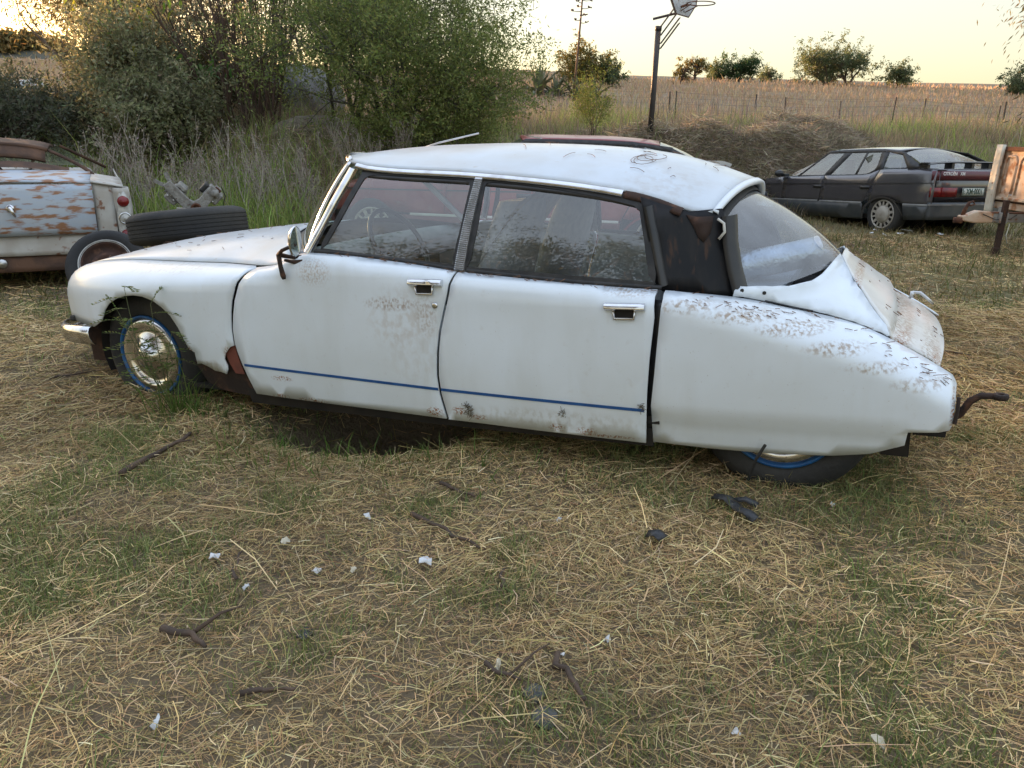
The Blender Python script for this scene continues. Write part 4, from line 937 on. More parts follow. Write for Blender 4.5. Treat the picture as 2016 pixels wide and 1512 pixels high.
for s, x0 in ((1, -.225), (-1, -1.505)):
    wsheet('boot_side_panel', 5, 8, lambda u, v: (x0+s*(.155*u), .00+.05*v*v-.03*u*(1-v), .44+.46*v-.02*u), wr_white)
    # fin with triple lamp pod
    def fin(u, v):
        a = 2*math.pi*u; z = .36+.50*v; rx = .085*math.sin(math.pi*min(1, .15+.58*v))**.7; ry = .13
        return (x0+s*(.215)+rx*math.cos(a), .10+ry*math.sin(a)*(1 if math.sin(a) > 0 else .9)-.02*v, z)
    V, F = sheet(17, 12, fin); fo_ = fixn(mesh('fin', V, F, wr_white, we, True)); solid(fo_, .008)
    def podf(u, v):
        a = 2*math.pi*u; r = v; zz = .60+.235*r*math.sin(a); xx = (.062-.016*math.sin(a)*.5)*r*math.copysign(abs(math.cos(a))**.75, math.cos(a)); return (x0+s*.225+xx, -.055+.02*r*r+.02*(zz-.6), zz)
    V, F = sheet(25, 5, podf); pod = fixn(mesh('lamp_pod', V, F, whitelens if False else MT['white_lens'], we, True)); solid(pod, .02)
    for k, (zc, m) in enumerate(((.745, redlens), (.60, whitelens), (.455, redlens))):
        mb = MB(); mb.lathe([(.0, -.045), (.018, -.042), (.030, -.030), (.044, -.018), (.048, .0)] if k != 1 else [(.0, -.022), (.012, -.022), (.014, -.014), (.034, -.018), (.042, -.006), (.044, .0)], 20, c=(x0+s*.225, -.050+.02*(zc-.6), zc)); mb.build('lamp_lens', m, pod, True)
    mb = MB(); mb.lathe([(.040, 0), (.048, -.006), (.052, 0)], 20, c=(x0+s*.225, -.062, .60)); mb.build('lamp_bezel', chrome, pod, True)
    wsheet('rear_wing', 16, 8, lambda u, v: (x0+s*(.29-.06*(1-v)**2-.05*v**3), .10+1.25*u, .26+.60*v+.03*math.sin(math.pi*u)), wr_white)
    wsheet('door_panel', 10, 8, lambda u, v: (x0+s*(.30-.06*(1-v)**2-.05*v**3), 1.37+2.6*u, .24+.60*v), wr_white)
    wsheet('wing_top', 14, 4, lambda u, v: (x0+s*(.24-.25*v), .02+1.3*u, .865+.03*math.sin(math.pi*u)+.045*v), wr_white)
    # roof pillars, rust brown
    wsheet('rear_roof_pillar', 8, 4, lambda u, v: (x0+s*(.02-.36*u**1.3 if s > 0 else .12-.22*u**1.5), .62+.52*u+.10*v-.10*v*u, .93+.21*u), wr_brown, .03)
    wsheet('front_roof_pillar', 8, 3, lambda u, v: (x0+s*(.16-(.44 if s > 0 else .20)*u), 2.9-.42*u+.05*v, .90+.25*u), wr_brown, .03)
wsheet('roof', 14, 12, lambda u, v: (-1.45+.88*u+.0, 1.05+1.5*v, 1.135+.055*math.sin(math.pi*u)**.7*(1)+.03*math.sin(math.pi*v)), wr_brown, .03)
wsheet('rear_header', 14, 4, lambda u, v: (-1.42+.83*u, 1.02+.05*v-.08*(1-v), 1.135-.10*(1-v)+.05*math.sin(math.pi*u)**.7), wr_brown, .02)
V, F = sheet(10, 5, lambda u, v: (-1.48+1.22*u-.22*u*v, 2.92-.42*v+.05*math.sin(math.pi*u), .92+.22*v)); mesh('windscreen', V, F, glassmat('wreck_glass', (.62, .72, .52), .30, (.42, .48, .33)), we, True)
wsheet('rear_valance', 12, 5, lambda u, v: (-1.60+1.46*u, -.03+.03*v, .30+.165*v), wr_white)
wsheet('bumper_apron', 12, 4, lambda u, v: (-1.62+1.48*u, -.06+.05*v, .17+.13*v), wr_brown)
mb = MB(); mb.lathe([(0, -.012), (.035, -.01), (.04, 0)], 16, c=(-.98, -.055, .245)); mb.build('fog_lamp', alu, we, True)
wsheet('bumper_end', 4, 5, lambda u, v: (-1.62+.52*u, -.11+.03*abs(v-.5)*2, .19+.13*v), chrome)
mb = MB(); mb.box((-.86, 1.9, .25), (1.5, 3.6, .10)); mb.build('floor_pan', dark, we)
mb = MB(); mb.box((-.86, 3.45, .62), (1.3, 1.3, .45)); bevel(mb.build('engine_bay', wr_white, we), .06, 3)
V, F = sheet(9, 5, lambda u, v: (-1.35+.95*u, .72+.12*v, .94+.06*math.sin(math.pi*u)+.05*v)); mesh('rear_shelf', V, F, wr_brown, we)
mb = MB(); ringp = [(-.95+.17*math.cos(a), 2.4, 1.0+.17*math.sin(a)) for a in np.linspace(0, 2*math.pi, 25)]; mb.tube(ringp, .012, 6, False); mb.build('steering_wheel', black, we)
for x, y in ((-1.45, .75), (-.27, .75), (-1.45, 3.3), (-.27, 3.3)):
    mb = MB(); mb.lathe([(0, -.08), (.2, -.085), (.29, -.075), (.31, -.03), (.31, .05), (.28, .08), (0, .08)], 28, c=(x, y, .28), M=Matrix.Rotation(R_(90), 3, 'Z')); mb.build('wheel', tyre_m, we, True)
# wheel with rusty disc leaning on the wreck
def px_axis(M, n): return M.to_3x3() @ Vector(n)
wl_rust = mat('rusty_wheel_disc', (.075, .036, .025), (.045, .026, .02), 14, rough=.85, bump=.3, bscale=60, c3=(.13, .065, .04), s3=22)
wl_white = mat('whitewall_band', (.52, .52, .50), (.35, .33, .3), 14, rough=.6)
we2 = empty('spare_wheel', mat=Matrix.Translation((-3.34, 6.28, tz1(-3.34, 6.2)+.26)) @ Matrix.Rotation(R_(14), 4, 'Z') @ Matrix.Rotation(R_(-34), 4, 'X'))
tag(we2, 'car wheel with rusty steel disc and white wall bands leaning on the saloon wreck', 'wheel')
mb = MB(); mb.lathe([(.205, -.075), (.225, -.088), (.262, -.09), (.295, -.070), (.314, -.03), (.316, .03), (.30, .07), (.26, .09), (.2, .08)], 48); mb.build('tyre', tyre_m, we2, True)
for r0, r1 in ((.186, .191), (.196, .206)):
    mb = MB(); mb.lathe([(r0, -.080), ((r0+r1)/2, -.088), (r1, -.080)], 48); mb.build('white_band', wl_white, we2, True)
mb = MB(); mb.lathe([(.207, -.07), (.182, -.078), (.172, -.06), (.160, -.03), (.125, -.025), (.105, -.05), (.075, -.052), (.055, -.030), (.034, -.028), (.034, -.0)], 48); dsk = mb.build('steel_disc', wl_rust, we2, True)
for k in range(5):
    a = 2*math.pi*k/5; mb = MB(); mb.lathe([(0, -.034), (.011, -.034), (.012, -.028)], 8, c=(.056*math.cos(a)*.95, -.006, .056*math.sin(a)*.95)); mb.build('stud_hole', dark, dsk)
mb = MB(); mb.lathe([(0, -.02), (.034, -.02)], 16); mb.build('hub_hole', dark, dsk)
# truck tyre lying tilted on scrap
te = Matrix.Translation((-2.53, 6.02, .665)) @ Matrix.Rotation(R_(-7), 4, 'Y') @ Matrix.Rotation(R_(-5), 4, 'X')
prof = [(.26, -.085), (.30, -.115), (.36, -.12), (.405, -.105), (.43, -.085)]
for z in (-.058, -.029, 0, .029, .058): prof += [(.437, z-.009), (.437, z-.003), (.431, z-.0025), (.431, z+.0025), (.437, z+.003), (.437, z+.009)]
prof += [(.43, .085), (.405, .105), (.36, .12), (.30, .115), (.26, .085)]
mb = MB(); mb.lathe(prof, 64, axis='z'); to = mb.build('truck_tyre', tyre_m, None, True); autosmooth(to, 40); to.matrix_world = te
tag(to, 'bald ribbed tyre lying tilted on the scrap heap beyond the white bonnet', 'tyre')
mb = MB(); mb.lathe([(.2, -.09), (.26, -.10), (.30, -.085), (.32, -.03), (.32, .03), (.30, .085), (.26, .1), (.2, .09)], 40, axis='z'); t2 = mb.build('car_tyre', tyre_m, None, True); t2.location = (-2.45, 6.1, tz1(-2.45, 6.1)+.095); tag(t2, 'plain car tyre flat on the ground underneath the tilted ribbed tyre', 'tyre')
mb = MB(); mb.box((0, 0, 0), (.42, .42, .32)); o = bevel(mb.build('rusty_crate', rust, None), .012); o.location = (-2.45, 6.12, tz1(-2.45, 6.1)+.345); tag(o, 'rusty steel box propping up the tilted ribbed tyre', 'crate')
# V engine
mb = MB(); mb.box((0, 0, 0), (.42, .5, .36)); o = bevel(mb.build('engine_crate', rustdark, None), .01); o.location = (-3.12, 7.8, tz1(-3.12, 7.7)+.15); tag(o, 'rusted steel stand carrying the alloy V engine', 'stand')
en = empty('v_engine', (-3.12, 7.6, tz1(-3.12, 7.6)+.30), R_(20)); en.scale = (.72, .72, .72); tag(en, 'seized alloy V engine block standing among dry weeds behind the tyres', 'engine')
eng = mat('corroded_alloy', (.30, .29, .27), (.20, .19, .175), 16, rough=.6, metal=.25, bump=.8, bscale=40, c3=(.12, .08, .06), s3=24, lo3=.58, hi3=.68)
yp = [(-.10, .28), (.10, .28), (.13, .42), (.33, .66), (.24, .74), (.06, .56), (0, .53), (-.06, .56), (-.27, .80), (-.37, .73), (-.14, .44)]
mb = MB(); mb.prism(yp, lambda p: (p[0], -.04, p[1]), lambda p: (p[0], .02, p[1])); bevel(mb.build('timing_cover', eng, en), .012)
mb = MB(); mb.prism([(-.14, .05), (.14, .05), (.16, .40), (0, .5), (-.16, .40)], lambda p: (p[0], .02, p[1]), lambda p: (p[0], .50, p[1])); bevel(mb.build('block', eng, en), .015)
for s, m in ((-1, eng), (1, eng)):
    Mk = Matrix.Rotation(R_(-45*s), 3, 'Y')
    b0 = Vector((s*.24, .26, .60)); mb = MB(); mb.box(b0, (.17, .50, .22), Mk)
    hd = bevel(mb.build('cylinder_head', m, en), .02)
    mb = MB(); mb.box(b0+Mk @ Vector((0, 0, .14)), (.14, .46, .07), Mk); bevel(mb.build('rocker_cover', black if s > 0 else eng, hd), .025, 3)
    for k in range(6):
        c = b0+Mk @ Vector((-.10 if k % 2 else .10, -.2+.16*(k//2), 0)); mb = MB(); mb.box(c, (.05, .05, .09), Mk); bevel(mb.build('manifold_stub', eng if k % 3 else rust, hd), .01)
    for k in range(5):
        c = b0+Mk @ Vector((-.06+.03*k, -.262, -.05+.03*(k % 3))); mb = MB(); mb.lathe([(0, -.016), (.011, -.014), (.012, 0)], 8, c=c); mb.build('bolt', alu, hd)
mb = MB(); mb.lathe([(.0, -.03), (.035, -.03), (.04, -.055), (.062, -.06), (.068, -.04), (.068, .02)], 28, c=(.02, -.03, .44)); mb.build('crank_pulley', rust, en, True)
mb = MB(); mb.lathe([(.0, -.05), (.05, -.045), (.055, 0)], 20, c=(.27, -.02, .63)); mb.build('cam_cap', eng, en, True)
mb = MB(); mb.box((-.30, .10, .83), (.05, .04, .14), Matrix.Rotation(R_(-20), 3, 'Y')); mb.box((-.41, .08, .76), (.14, .02, .05), Matrix.Rotation(R_(30), 3, 'Y')); mb.build('lifting_bracket', eng, en)
mb = MB(); mb.tube([(.36, -.03, .72), (.40, -.05, .60), (.36, -.05, .46), (.24, -.04, .40)], .006, 6); mb.build('dip_tube', dark, en)
# bits of scrap beside the engine
for nm, loc, rot, dim, m, lab in (('rusted_panel', (-3.18, 7.0, .42), (20, 35, 30), (.38, .015, .30), mat('maroon_rust', (.07, .028, .026), (.05, .022, .02), 9, rough=.8), 'maroon rusted steel panel leaning between the wreck and the tyre'),
                                  ('bent_bracket', (-3.52, 7.75, .40), (10, -25, 40), (.30, .05, .26), rust, 'bent orange rusted bracket beside the alloy engine'),
                                  ('white_offcut', (-3.10, 7.45, .62), (0, 15, 10), (.24, .10, .02), wr_white, 'pale sheet metal offcut on the rusted bracket beside the engine')):
    V, F = sheet(7, 5, lambda u, v: (dim[0]*(u-.5), dim[1]*math.sin(2.5*u)*2, dim[2]*(v-.5)*(1-.35*u))); o = mesh(nm, V, F, m, None, True); solid(o, .012); o.location = loc; o.rotation_euler = [R_(a) for a in rot]; tag(o, lab, 'scrap')
# ------------------------------------------------------------------ box trailer at the right edge
tr = empty('box_trailer', (5.07, 9.05, tz1(5.6, 9.1)-.03), R_(2)); tag(tr, 'rusty cream box trailer with drawbar and rusted coupling, loaded with a blue tarpaulin', 'trailer')
t_cream = mat('trailer_cream', (.52, .47, .38), (.45, .36, .27), 5, rough=.6, c3=(.26, .11, .05), s3=9, lo3=.50, hi3=.62, detail=9)
t_rusty = mat('trailer_rusty', (.50, .33, .22), (.60, .50, .40), 4, rough=.7, c3=(.36, .17, .085), s3=11, lo3=.50, hi3=.64, detail=9)
t_grey = mat('trailer_steel', (.33, .33, .32), (.26, .24, .22), 8, rough=.55, c3=(.22, .10, .05), s3=16, lo3=.60, hi3=.70)
DX = -.04
_n0 = set(bpy.data.objects)
mb = MB(); mb.box((1.15, 0, .46), (1.5, .085, .10)); bevel(mb.build('drawbar', t_grey, tr), .006)
mb = MB(); mb.box((1.15, 0, .515), (1.5, .10, .012)); mb.build('drawbar_rust_edge', rust, tr)
mb = MB(); mb.prism([(.08, .42), (.22, .395), (.44, .40), (.44, .52), (.25, .535), (.14, .49), (.06, .47)], lambda p: (p[0], -.05, p[1]), lambda p: (p[0], .05, p[1])); cpl = bevel(mb.build('coupling', t_rusty, tr), .015, 2)
mb = MB(); mb.tube([(.10, 0, .46), (.12, 0, .55), (.15, 0, .62), (.19, 0, .635), (.22, 0, .60), (.17, 0, .585), (.14, 0, .60)], [.025, .022, .016, .012, .010, .010, .012], 8); mb.build('coupling_lever', rust, cpl, True)
mb = MB(); mb.lathe([(.02, -.03), (.05, -.03), (.055, 0), (.05, .03), (.02, .03)], 16, axis='z', c=(.06, 0, .42)); mb.build('ball_socket', rust, cpl, True)
mb = MB(); mb.box((.54, -.065, .38), (.055, .05, .56)); lg = bevel(mb.build('jack_leg', rustdark, tr), .004)
mb = MB(); mb.box((.535, -.065, .07), (.075, .07, .11)); bevel(mb.build('jack_foot', rustdark, lg), .01)
mb = MB(); mb.box((.54, 0, .46), (.10, .17, .12)); bevel(mb.build('jack_clamp', t_grey, tr), .008)
mb = MB(); mb.tube([(.54, -.06, .67), (.545, -.07, .72), (.57, -.08, .715)], .006, 6); mb.build('jack_handle', alu, lg)
mb = MB(); mb.tube([(.62, -.08, .40), (.60, -.09, .26), (.63, -.09, .18), (.62, -.08, .25)], .007, 5); mb.build('safety_chain', alu, tr)
mb = MB(); mb.tube([(.30, -.06, .50), (.45, -.075, .44), (.62, -.075, .45), (.70, -.06, .50)], .005, 5); mb.build('light_cable', rubber, tr)
for o in set(bpy.data.objects)-_n0:
    if o.parent == tr: o.location.x += DX
# box: front panel with pressed ribs, cream corner posts with bolt holes, side panels
pc = mat('post_cream', (.62, .59, .50), (.54, .49, .40), 8, rough=.6, c3=(.3, .15, .07), s3=20, lo3=.62, hi3=.7)
for yy in (.60, -.60):
    V, F = sheet(5, 9, lambda u, v: (.735+.012*math.sin(math.pi*u)-.012*math.sin(math.pi*v), yy*.955+.13*(u-.5), .42+.84*v)); o = solid(fixn(mesh('corner_post', V, F, pc, tr, True)), .035)
    for z in (.60, .78, .96, 1.08):
        mb = MB(); mb.lathe([(0, -.006), (.017, -.006), (.019, .004)], 10, c=(.716, yy*.955, z), M=Matrix.Rotation(R_(90), 3, 'Z').inverted()); mb.build('bolt_hole', dark, o)
mb = MB(); mb.box((.775, 0, .93), (.02, 1.18, .56)); fpn = mb.build('front_panel', t_rusty, tr)
mb = MB(); mb.box((.765, 0, 1.215), (.06, 1.2, .05)); bevel(mb.build('top_rail', rust, fpn), .008)
mb = MB(); mb.box((.765, 0, .645), (.05, 1.2, .035)); bevel(mb.build('bottom_rail', t_cream, fpn), .008)
for k in range(4):
    yk = .39-.27*k; mb = MB(); mb.tube([(.762, yk-.10, .70), (.762, yk-.10, 1.08), (.762, yk-.07, 1.13), (.762, yk+.07, 1.13), (.762, yk+.10, 1.08), (.762, yk+.10, .70)], .016, 6); mb.build('pressed_rib', t_rusty, fpn, True)
mb = MB(); mb.box((.82, 0, .575), (.08, 1.16, .10)); bevel(mb.build('front_crossmember', t_rusty, tr), .008)
mb = MB(); mb.box((1.9, -.60, .92), (2.2, .02, .56)); sp_ = mb.build('side_panel', t_rusty, tr)
mb = MB(); mb.box((1.9, -.605, 1.205), (2.2, .05, .04)); bevel(mb.build('top_rail', rust, sp_), .008)
for y, nm in ((.60, 'side_panel'),):
    mb = MB(); mb.box((1.9, y, .92), (2.3, .02, .56)); mb.build(nm, t_rusty, tr)
mb = MB(); mb.box((3.04, 0, .92), (.02, 1.18, .56)); mb.build('tail_panel', t_cream, tr)
mb = MB(); mb.box((1.9, 0, .62), (2.26, 1.18, .03)); mb.build('floor', rustdark, tr)
mb = MB(); mb.box((1.9, -.40, .50), (2.3, .06, .10)); mb.box((1.9, .40, .50), (2.3, .06, .10)); mb.build('chassis_rail', t_grey, tr)
for y in (-.72, .72):
    mb = MB(); mb.lathe([(0, -.08), (.2, -.085), (.28, -.075), (.30, -.03), (.30, .05), (.27, .08), (0, .08)], 28, c=(2.1, y, .30)); mb.build('wheel', tyre_m, tr, True)
bt = mat('blue_tarp', (.012, .06, .42), (.02, .10, .52), 9, rough=.45, bump=.6, bscale=18)
V, F = sheet(18, 14, lambda u, v: (.84+1.6*u, -.5+1.0*v, 1.26+.10*fbm(u*5, v*5, 1.3)+.10*math.sin(math.pi*u)*math.sin(math.pi*v)-.08)); o = solid(fixn(mesh('blue_tarpaulin', [tuple((tr.matrix_basis if False else Matrix.Translation(tr.location) @ Matrix.Rotation(R_(2), 4, 'Z')) @ Vector(v)) for v in V], F, bt, None, True)), .004); tag(o, 'crumpled bright blue tarpaulin lying in the box trailer', 'tarpaulin')
V, F = sheet(10, 8, lambda u, v: (1.05+.30*u, -.52+.2*v, 1.245+.05*fbm(u*5+9, v*5, 1.6))); o = solid(fixn(mesh('white_bag', [tuple(Matrix.Translation(tr.location) @ Matrix.Rotation(R_(2), 4, 'Z') @ Vector(v)) for v in V], F, mat('white_plastic', (.7, .7, .68), rough=.5), None, True)), .004); tag(o, 'white plastic bag on the edge of the trailer under the blue tarpaulin', 'bag')
# ------------------------------------------------------------------ basketball hoop
_b = PX(1279, 275, 14.2); _t = PX(1296, 58, 14.2); hx, hy = float(_b[0]), 14.2; hz = tz1(hx, hy)
be = empty('basketball_hoop', (hx, hy, hz)); tag(be, 'old basketball hoop with pale backboard on a dark steel pole', 'basketball hoop')
pole_m = mat('hoop_pole', (.035, .032, .036), (.055, .045, .045), 6, rough=.55)
ztop = float(_t[2])-hz
lean = Vector(((float(_t[0])-hx)/ztop, 0, 1))
mb = MB(); mb.tube([(0, 0, -.2), (lean.x*ztop*.5, 0, ztop*.5), (lean.x*ztop, 0, ztop)], .048, 14); pol = mb.build('pole', pole_m, be, True)
mb = MB(); mb.tube([(lean.x*ztop, 0, ztop-.02), (lean.x*ztop+.003, 0, ztop+.05)], .056, 12); mb.build('pole_cap', pole_m, pol, True)
for k, (dx0, dz0) in enumerate(((0.0, .02), (.02, -.10), (.035, -.22), (.035, -.30))):
    for y in (-.05, .05):
        mb = MB(); mb.tube([(lean.x*ztop+dx0+.02, y, ztop+dz0), (lean.x*ztop+dx0+.30, y-.05, ztop+dz0+.40)], .010, 6); mb.build('arm_bar', pole_m, be)
mb = MB(); mb.tube([(lean.x*ztop-.10, .02, ztop+.16), (lean.x*ztop+.40, -.06, ztop+.28)], .02, 6); mb.build('adjuster_channel', pole_m, be)
bo = [(-.22, 0), (.22, 0), (.46, .22), (.50, .45), (.50, .85), (.42, .92), (-.42, .92), (-.50, .85), (-.50, .45), (-.46, .22)]
Mb = Matrix.Translation((lean.x*ztop+.36, -.08, ztop+.21)) @ Matrix.Rotation(R_(52), 4, 'Z')
bmat = mat('backboard', (.56, .58, .60), (.44, .46, .48), 6, rough=.5, c3=(.28, .22, .18), s3=14, lo3=.62, hi3=.72)
mb = MB(); mb.prism(bo, lambda p: tuple(Mb @ Vector((p[0], -.015, p[1]))), lambda p: tuple(Mb @ Vector((p[0], .015, p[1])))); bb_ = mb.build('backboard', bmat, be)
mb = MB(); mb.tube([Mb @ Vector((p[0], -.015, p[1])) for p in bo+bo[:1]], .012, 6); mb.build('backboard_edge', mat('board_edge', (.16, .10, .08), rough=.7), bb_)
rim_m = mat('hoop_rim', (.22, .09, .05), (.14, .07, .05), 12, rough=.7)
rc = Mb @ Vector((0, -.33, .16))
mb = MB(); mb.tube([rc+Vector((.225*math.cos(a), .225*math.sin(a), 0)) for a in np.linspace(0, 2*math.pi, 37)], .009, 6, False); rim = mb.build('rim', rim_m, be, True)
mb = MB(); mb.tube([Mb @ Vector((-.08, -.02, .12)), Mb @ Vector((-.05, -.12, .155))], .02, 6); mb.tube([Mb @ Vector((.08, -.02, .06)), Mb @ Vector((.12, -.22, .15))], .009, 6); mb.tube([Mb @ Vector((-.08, -.02, .06)), Mb @ Vector((-.12, -.22, .15))], .009, 6); mb.build('rim_bracket', rim_m, rim)
# ------------------------------------------------------------------ wire fences in the paddock
fp_m = mat('fence_post', (.045, .038, .034), (.07, .06, .05), 9, rough=.9)
wire_m = mat('fence_wire', (.10, .09, .085), rough=.6)
def fence(name, pts, label, wires=4, ph=1.15, r=.045, wr=.006):
    fe = empty(name, (pts[0][0], pts[0][1], tz1(*pts[0]))); tag(fe, label, 'fence'); o0 = Vector(fe.location); tops = []
    for i, (x, y) in enumerate(pts):
        z = tz1(x, y); lx = random.uniform(-.06, .09); h_ = ph*random.uniform(.88, 1.08)
        mb = MB(); mb.tube([Vector((x, y, z-.25))-o0, Vector((x+lx*.5, y, z+h_*.5))-o0, Vector((x+lx, y, z+h_))-o0], [r, r*.9, r*.8], 6); mb.build('post', fp_m, fe)
        tops.append((Vector((x, y, z)), Vector((x+lx, y, z+h_))))
    for k in range(wires):
        f_ = .28+.68*k/(wires-1); P = []
        for i, (a, b) in enumerate(tops):
            p = a.lerp(b, f_)-o0
            if P: P.append((P[-1]+p)/2+Vector((0, 0, -.03)))
            P.append(p)
        mb = MB(); mb.tube(P, wr, 4); mb.build('wire', wire_m, fe)
fence('paddock_fence', [(-6+i*4.6, 41+.45*i) for i in range(13)], 'wire stock fence with dark timber posts across the dry paddock', 4, 1.2, .05, .005)
fence('near_fence', [(4.6+i*3.3, 24.0+.25*i) for i in range(8)], 'sagging wire fence with thin steel posts along the top of the bank', 4, 1.05, .02, .003)
# ------------------------------------------------------------------ plank, pipe and boulder on the bank
mb = MB(); mb.box((0, 0, 0), (1.35, .11, .05)); o = bevel(mb.build('grey_plank', mat('weathered_timber', (.42, .42, .39), (.32, .31, .28), 9, rough=.8, stretch=(1, 8, 8)), None), .006); o.location = (4.05, 15.9, tz1(4.05, 15.9)+.16); o.rotation_euler = (0, R_(-5), R_(6)); tag(o, 'weathered grey plank lying across tufts of slashed grass on the bank', 'plank')
def boulder(name, c, r, m, label, cat, sc3=(1, 1, .7)):
    bm = bmesh.new(); bmesh.ops.create_icosphere(bm, subdivisions=4, radius=1)
    for v in bm.verts:
        n = v.co.normalized(); k = 1+.35*(fbm(n.x*1.5+n.z, n.y*1.5, 1.1)-.5)+.16*(fbm(n.x*4+n.z*2, n.y*4-n.z, 1.3)-.5); v.co = Vector((n.x*sc3[0], n.y*sc3[1], n.z*sc3[2]))*r*float(k)
    me = bpy.data.meshes.new(name); bm.to_mesh(me); bm.free(); o = link(name, me, m); me.polygons.foreach_set('use_smooth', [True]*len(me.polygons)); o.location = c; return tag(o, label, cat)
rock_m = mat('earth_rock', (.22, .185, .14), (.15, .125, .095), 5, rough=.95, bump=.8, bscale=18)
boulder('boulder', (-3.45, 13.6, tz1(-3.45, 13.6)-.02), .66, rock_m, 'brown earthy boulder half buried under the feathery wattle', 'boulder', (1.15, 1, .62))
gr_m = mat('grey_stone', (.17, .165, .155), (.12, .115, .11), 7, rough=.9, bump=.8, bscale=15)
boulder('stone_outcrop', (-4.9, 17.5, tz1(-4.9, 17.5)+.5), .85, gr_m, 'grey rock outcrop showing through the stems behind the bare shrub', 'rock', (1.3, 1, .9))
# ------------------------------------------------------------------ far left: farmhouse, tank, parked van, pole and wire
_h = PX(5, 192, 62); hs = empty('farmhouse', (float(_h[0])-4.5, 62, float(_h[2])-2.3), R_(18)); tag(hs, 'low farmhouse with grey corrugated roof far beyond the gum tree', 'house')
mb = MB(); mb.box((0, 0, 1.3), (13, 7, 2.6)); mb.build('wall', mat('house_wall', (.30, .25, .22), (.26, .22, .2), 3, rough=.9), hs)
rfm = mat('house_roof', (.16, .14, .14), (.20, .17, .16), 3, rough=.5)
V, F = sheet(50, 9, lambda u, v: (-7+14*u, -4.1+8.2*v, 2.55+1.5*(1-abs(v*2-1))+.02*math.sin(u*300))); rf_ = solid(mesh('roof', V, F, rfm, hs), .05)
for x in (-4, -1, 3): 
    mb = MB(); mb.box((x, -3.52, 1.5), (1.2, .08, 1.1)); wd_ = mb.build('window', mat('far_glass', (.05, .06, .07), rough=.2) if 'far_glass' not in MT else MT['far_glass'], hs)
    mb = MB(); mb.box((x, -3.58, .92), (1.4, .14, .06)); mb.build('sill', white_strip, wd_)
mb = MB(); mb.box((1.2, -3.53, 1.0), (.9, .07, 2.0)); mb.build('door', MT['house_roof'], hs)
_h = PX(60, 186, 52); tk = empty('water_tank', (float(_h[0]), 52, float(_h[2])-1.2)); tag(tk, 'round dark green rainwater tank with domed lid far beyond the gum tree', 'water tank')
mb = MB(); mb.lathe([(0, 0), (1.35, 0)]+sum([[(1.35+.03*(k % 2), .1+.09*k)] for k in range(16)], [])+[(1.35, 1.55)], 40, axis='z'); mb.build('wall', mat('tank_green', (.055, .075, .07), (.07, .085, .08), 3, rough=.5), tk, True)
mb = MB(); mb.lathe([(1.40, 1.54), (1.30, 1.72), (.9, 1.95), (.4, 2.05), (0, 2.08)], 40, axis='z'); mb.build('lid', mat('tank_lid', (.26, .27, .27), rough=.5), tk, True)
mb = MB(); mb.box((.5, 0, 2.1), (.5, .5, .12)); mb.build('hatch', MT['tank_lid'], tk)
_h = PX(-12, 196, 46); vn = empty('parked_van', (float(_h[0])-.6, 46, float(_h[2])-1.0), R_(20)); tag(vn, 'pale van parked by the farmhouse, only its rounded rear showing', 'van')
mb = MB(); V, F = sheet(15, 12, lambda u, v: (lambda a, b: (1.9*math.copysign(abs(math.cos(a))**.35, math.cos(a))*(1-.12*(max(0, b)/1.0)), .82*math.copysign(abs(math.sin(a))**.35, math.sin(a))*(1-.15*max(0, b)), 1.05+.75*b))(2*math.pi*u, v*2-1)); mb.add(V, F); mb.F.append(tuple(i*12+11 for i in range(14))); mb.build('body', mat('van_pale', (.50, .58, .52), rough=.4), vn, True)
for x in (-1.2, 1.2):
    for y in (-.75, .75):
        mb = MB(); mb.lathe([(0, -.1), (.3, -.09), (.33, 0), (.3, .09), (0, .1)], 20, c=(x, y, .33)); mb.build('wheel', tyre_m, vn, True)
mb = MB(); mb.box((1.0, -.78, 1.45), (.9, .02, .4)); mb.box((-.6, -.78, 1.45), (1.2, .02, .4)); mb.build('window', MT['far_glass'], vn)
mb = MB(); mb.tube([(-26, 38, 7.6), (-17.5, 30, 7.95), (-12, 25, 8.6), (-6, 19, 9.8)], .016, 5); o = mb.build('power_line', mat('cable', (.30, .22, .12), rough=.5), None); tag(o, 'single overhead power line crossing in front of the gum tree', 'cable')
mb = MB(); pz = tz1(-26.5, 38.5); mb.tube([(-26.5, 38.5, pz-.5), (-26.5, 38.5, 8.4)], [.14, .10], 10); o = mb.build('power_pole', mat('pole_timber', (.16, .12, .09), (.2, .15, .11), 6, rough=.9), None, True); tag(o, 'timber power pole beyond the gum tree carrying the overhead line', 'pole')
mb = MB(); mb.box((-26.5, 38.5, 8.1), (1.6, .1, .1)); mb.build('cross_arm', MT['pole_timber'], o)
# far wooded hill
V, F = sheet(60, 14, lambda u, v: (200+130*u, 430+120*v, 8+float(24*math.sin(math.pi*min(1, u*1.05))**1.6*math.sin(math.pi*(.08+.84*v))**.8)+5*float(fbm(u*22, v*9, 1.0)))); o = mesh('hills', V, F, mat('far_hill', (.075, .075, .055), (.12, .10, .07), .05, rough=.95), None, True); tag(o, 'distant wooded hill beyond the paddock', 'hill', kind='structure')

# wooded ridge on the sunset side, far left of the paddock
def ridge(u, v):
    a = R_(-58+33*u); d = 395+95*v; return (d*math.sin(a), d*math.cos(a), -12+float((RIDGE_TOP+12)*math.sin(math.pi*min(1, .15+.85*v+.0))**.6*min(1, 1.0-.75*float(ss(.86, 1., u)))*(.93+.12*float(fbm(u*14, v*3, 1.)))))
V, F = sheet(70, 10, ridge); o = mesh('hills', V, F, MT['far_hill'], None, True); tag(o, 'wooded ridge far off on the sunset side of the paddock', 'hill', kind='structure')
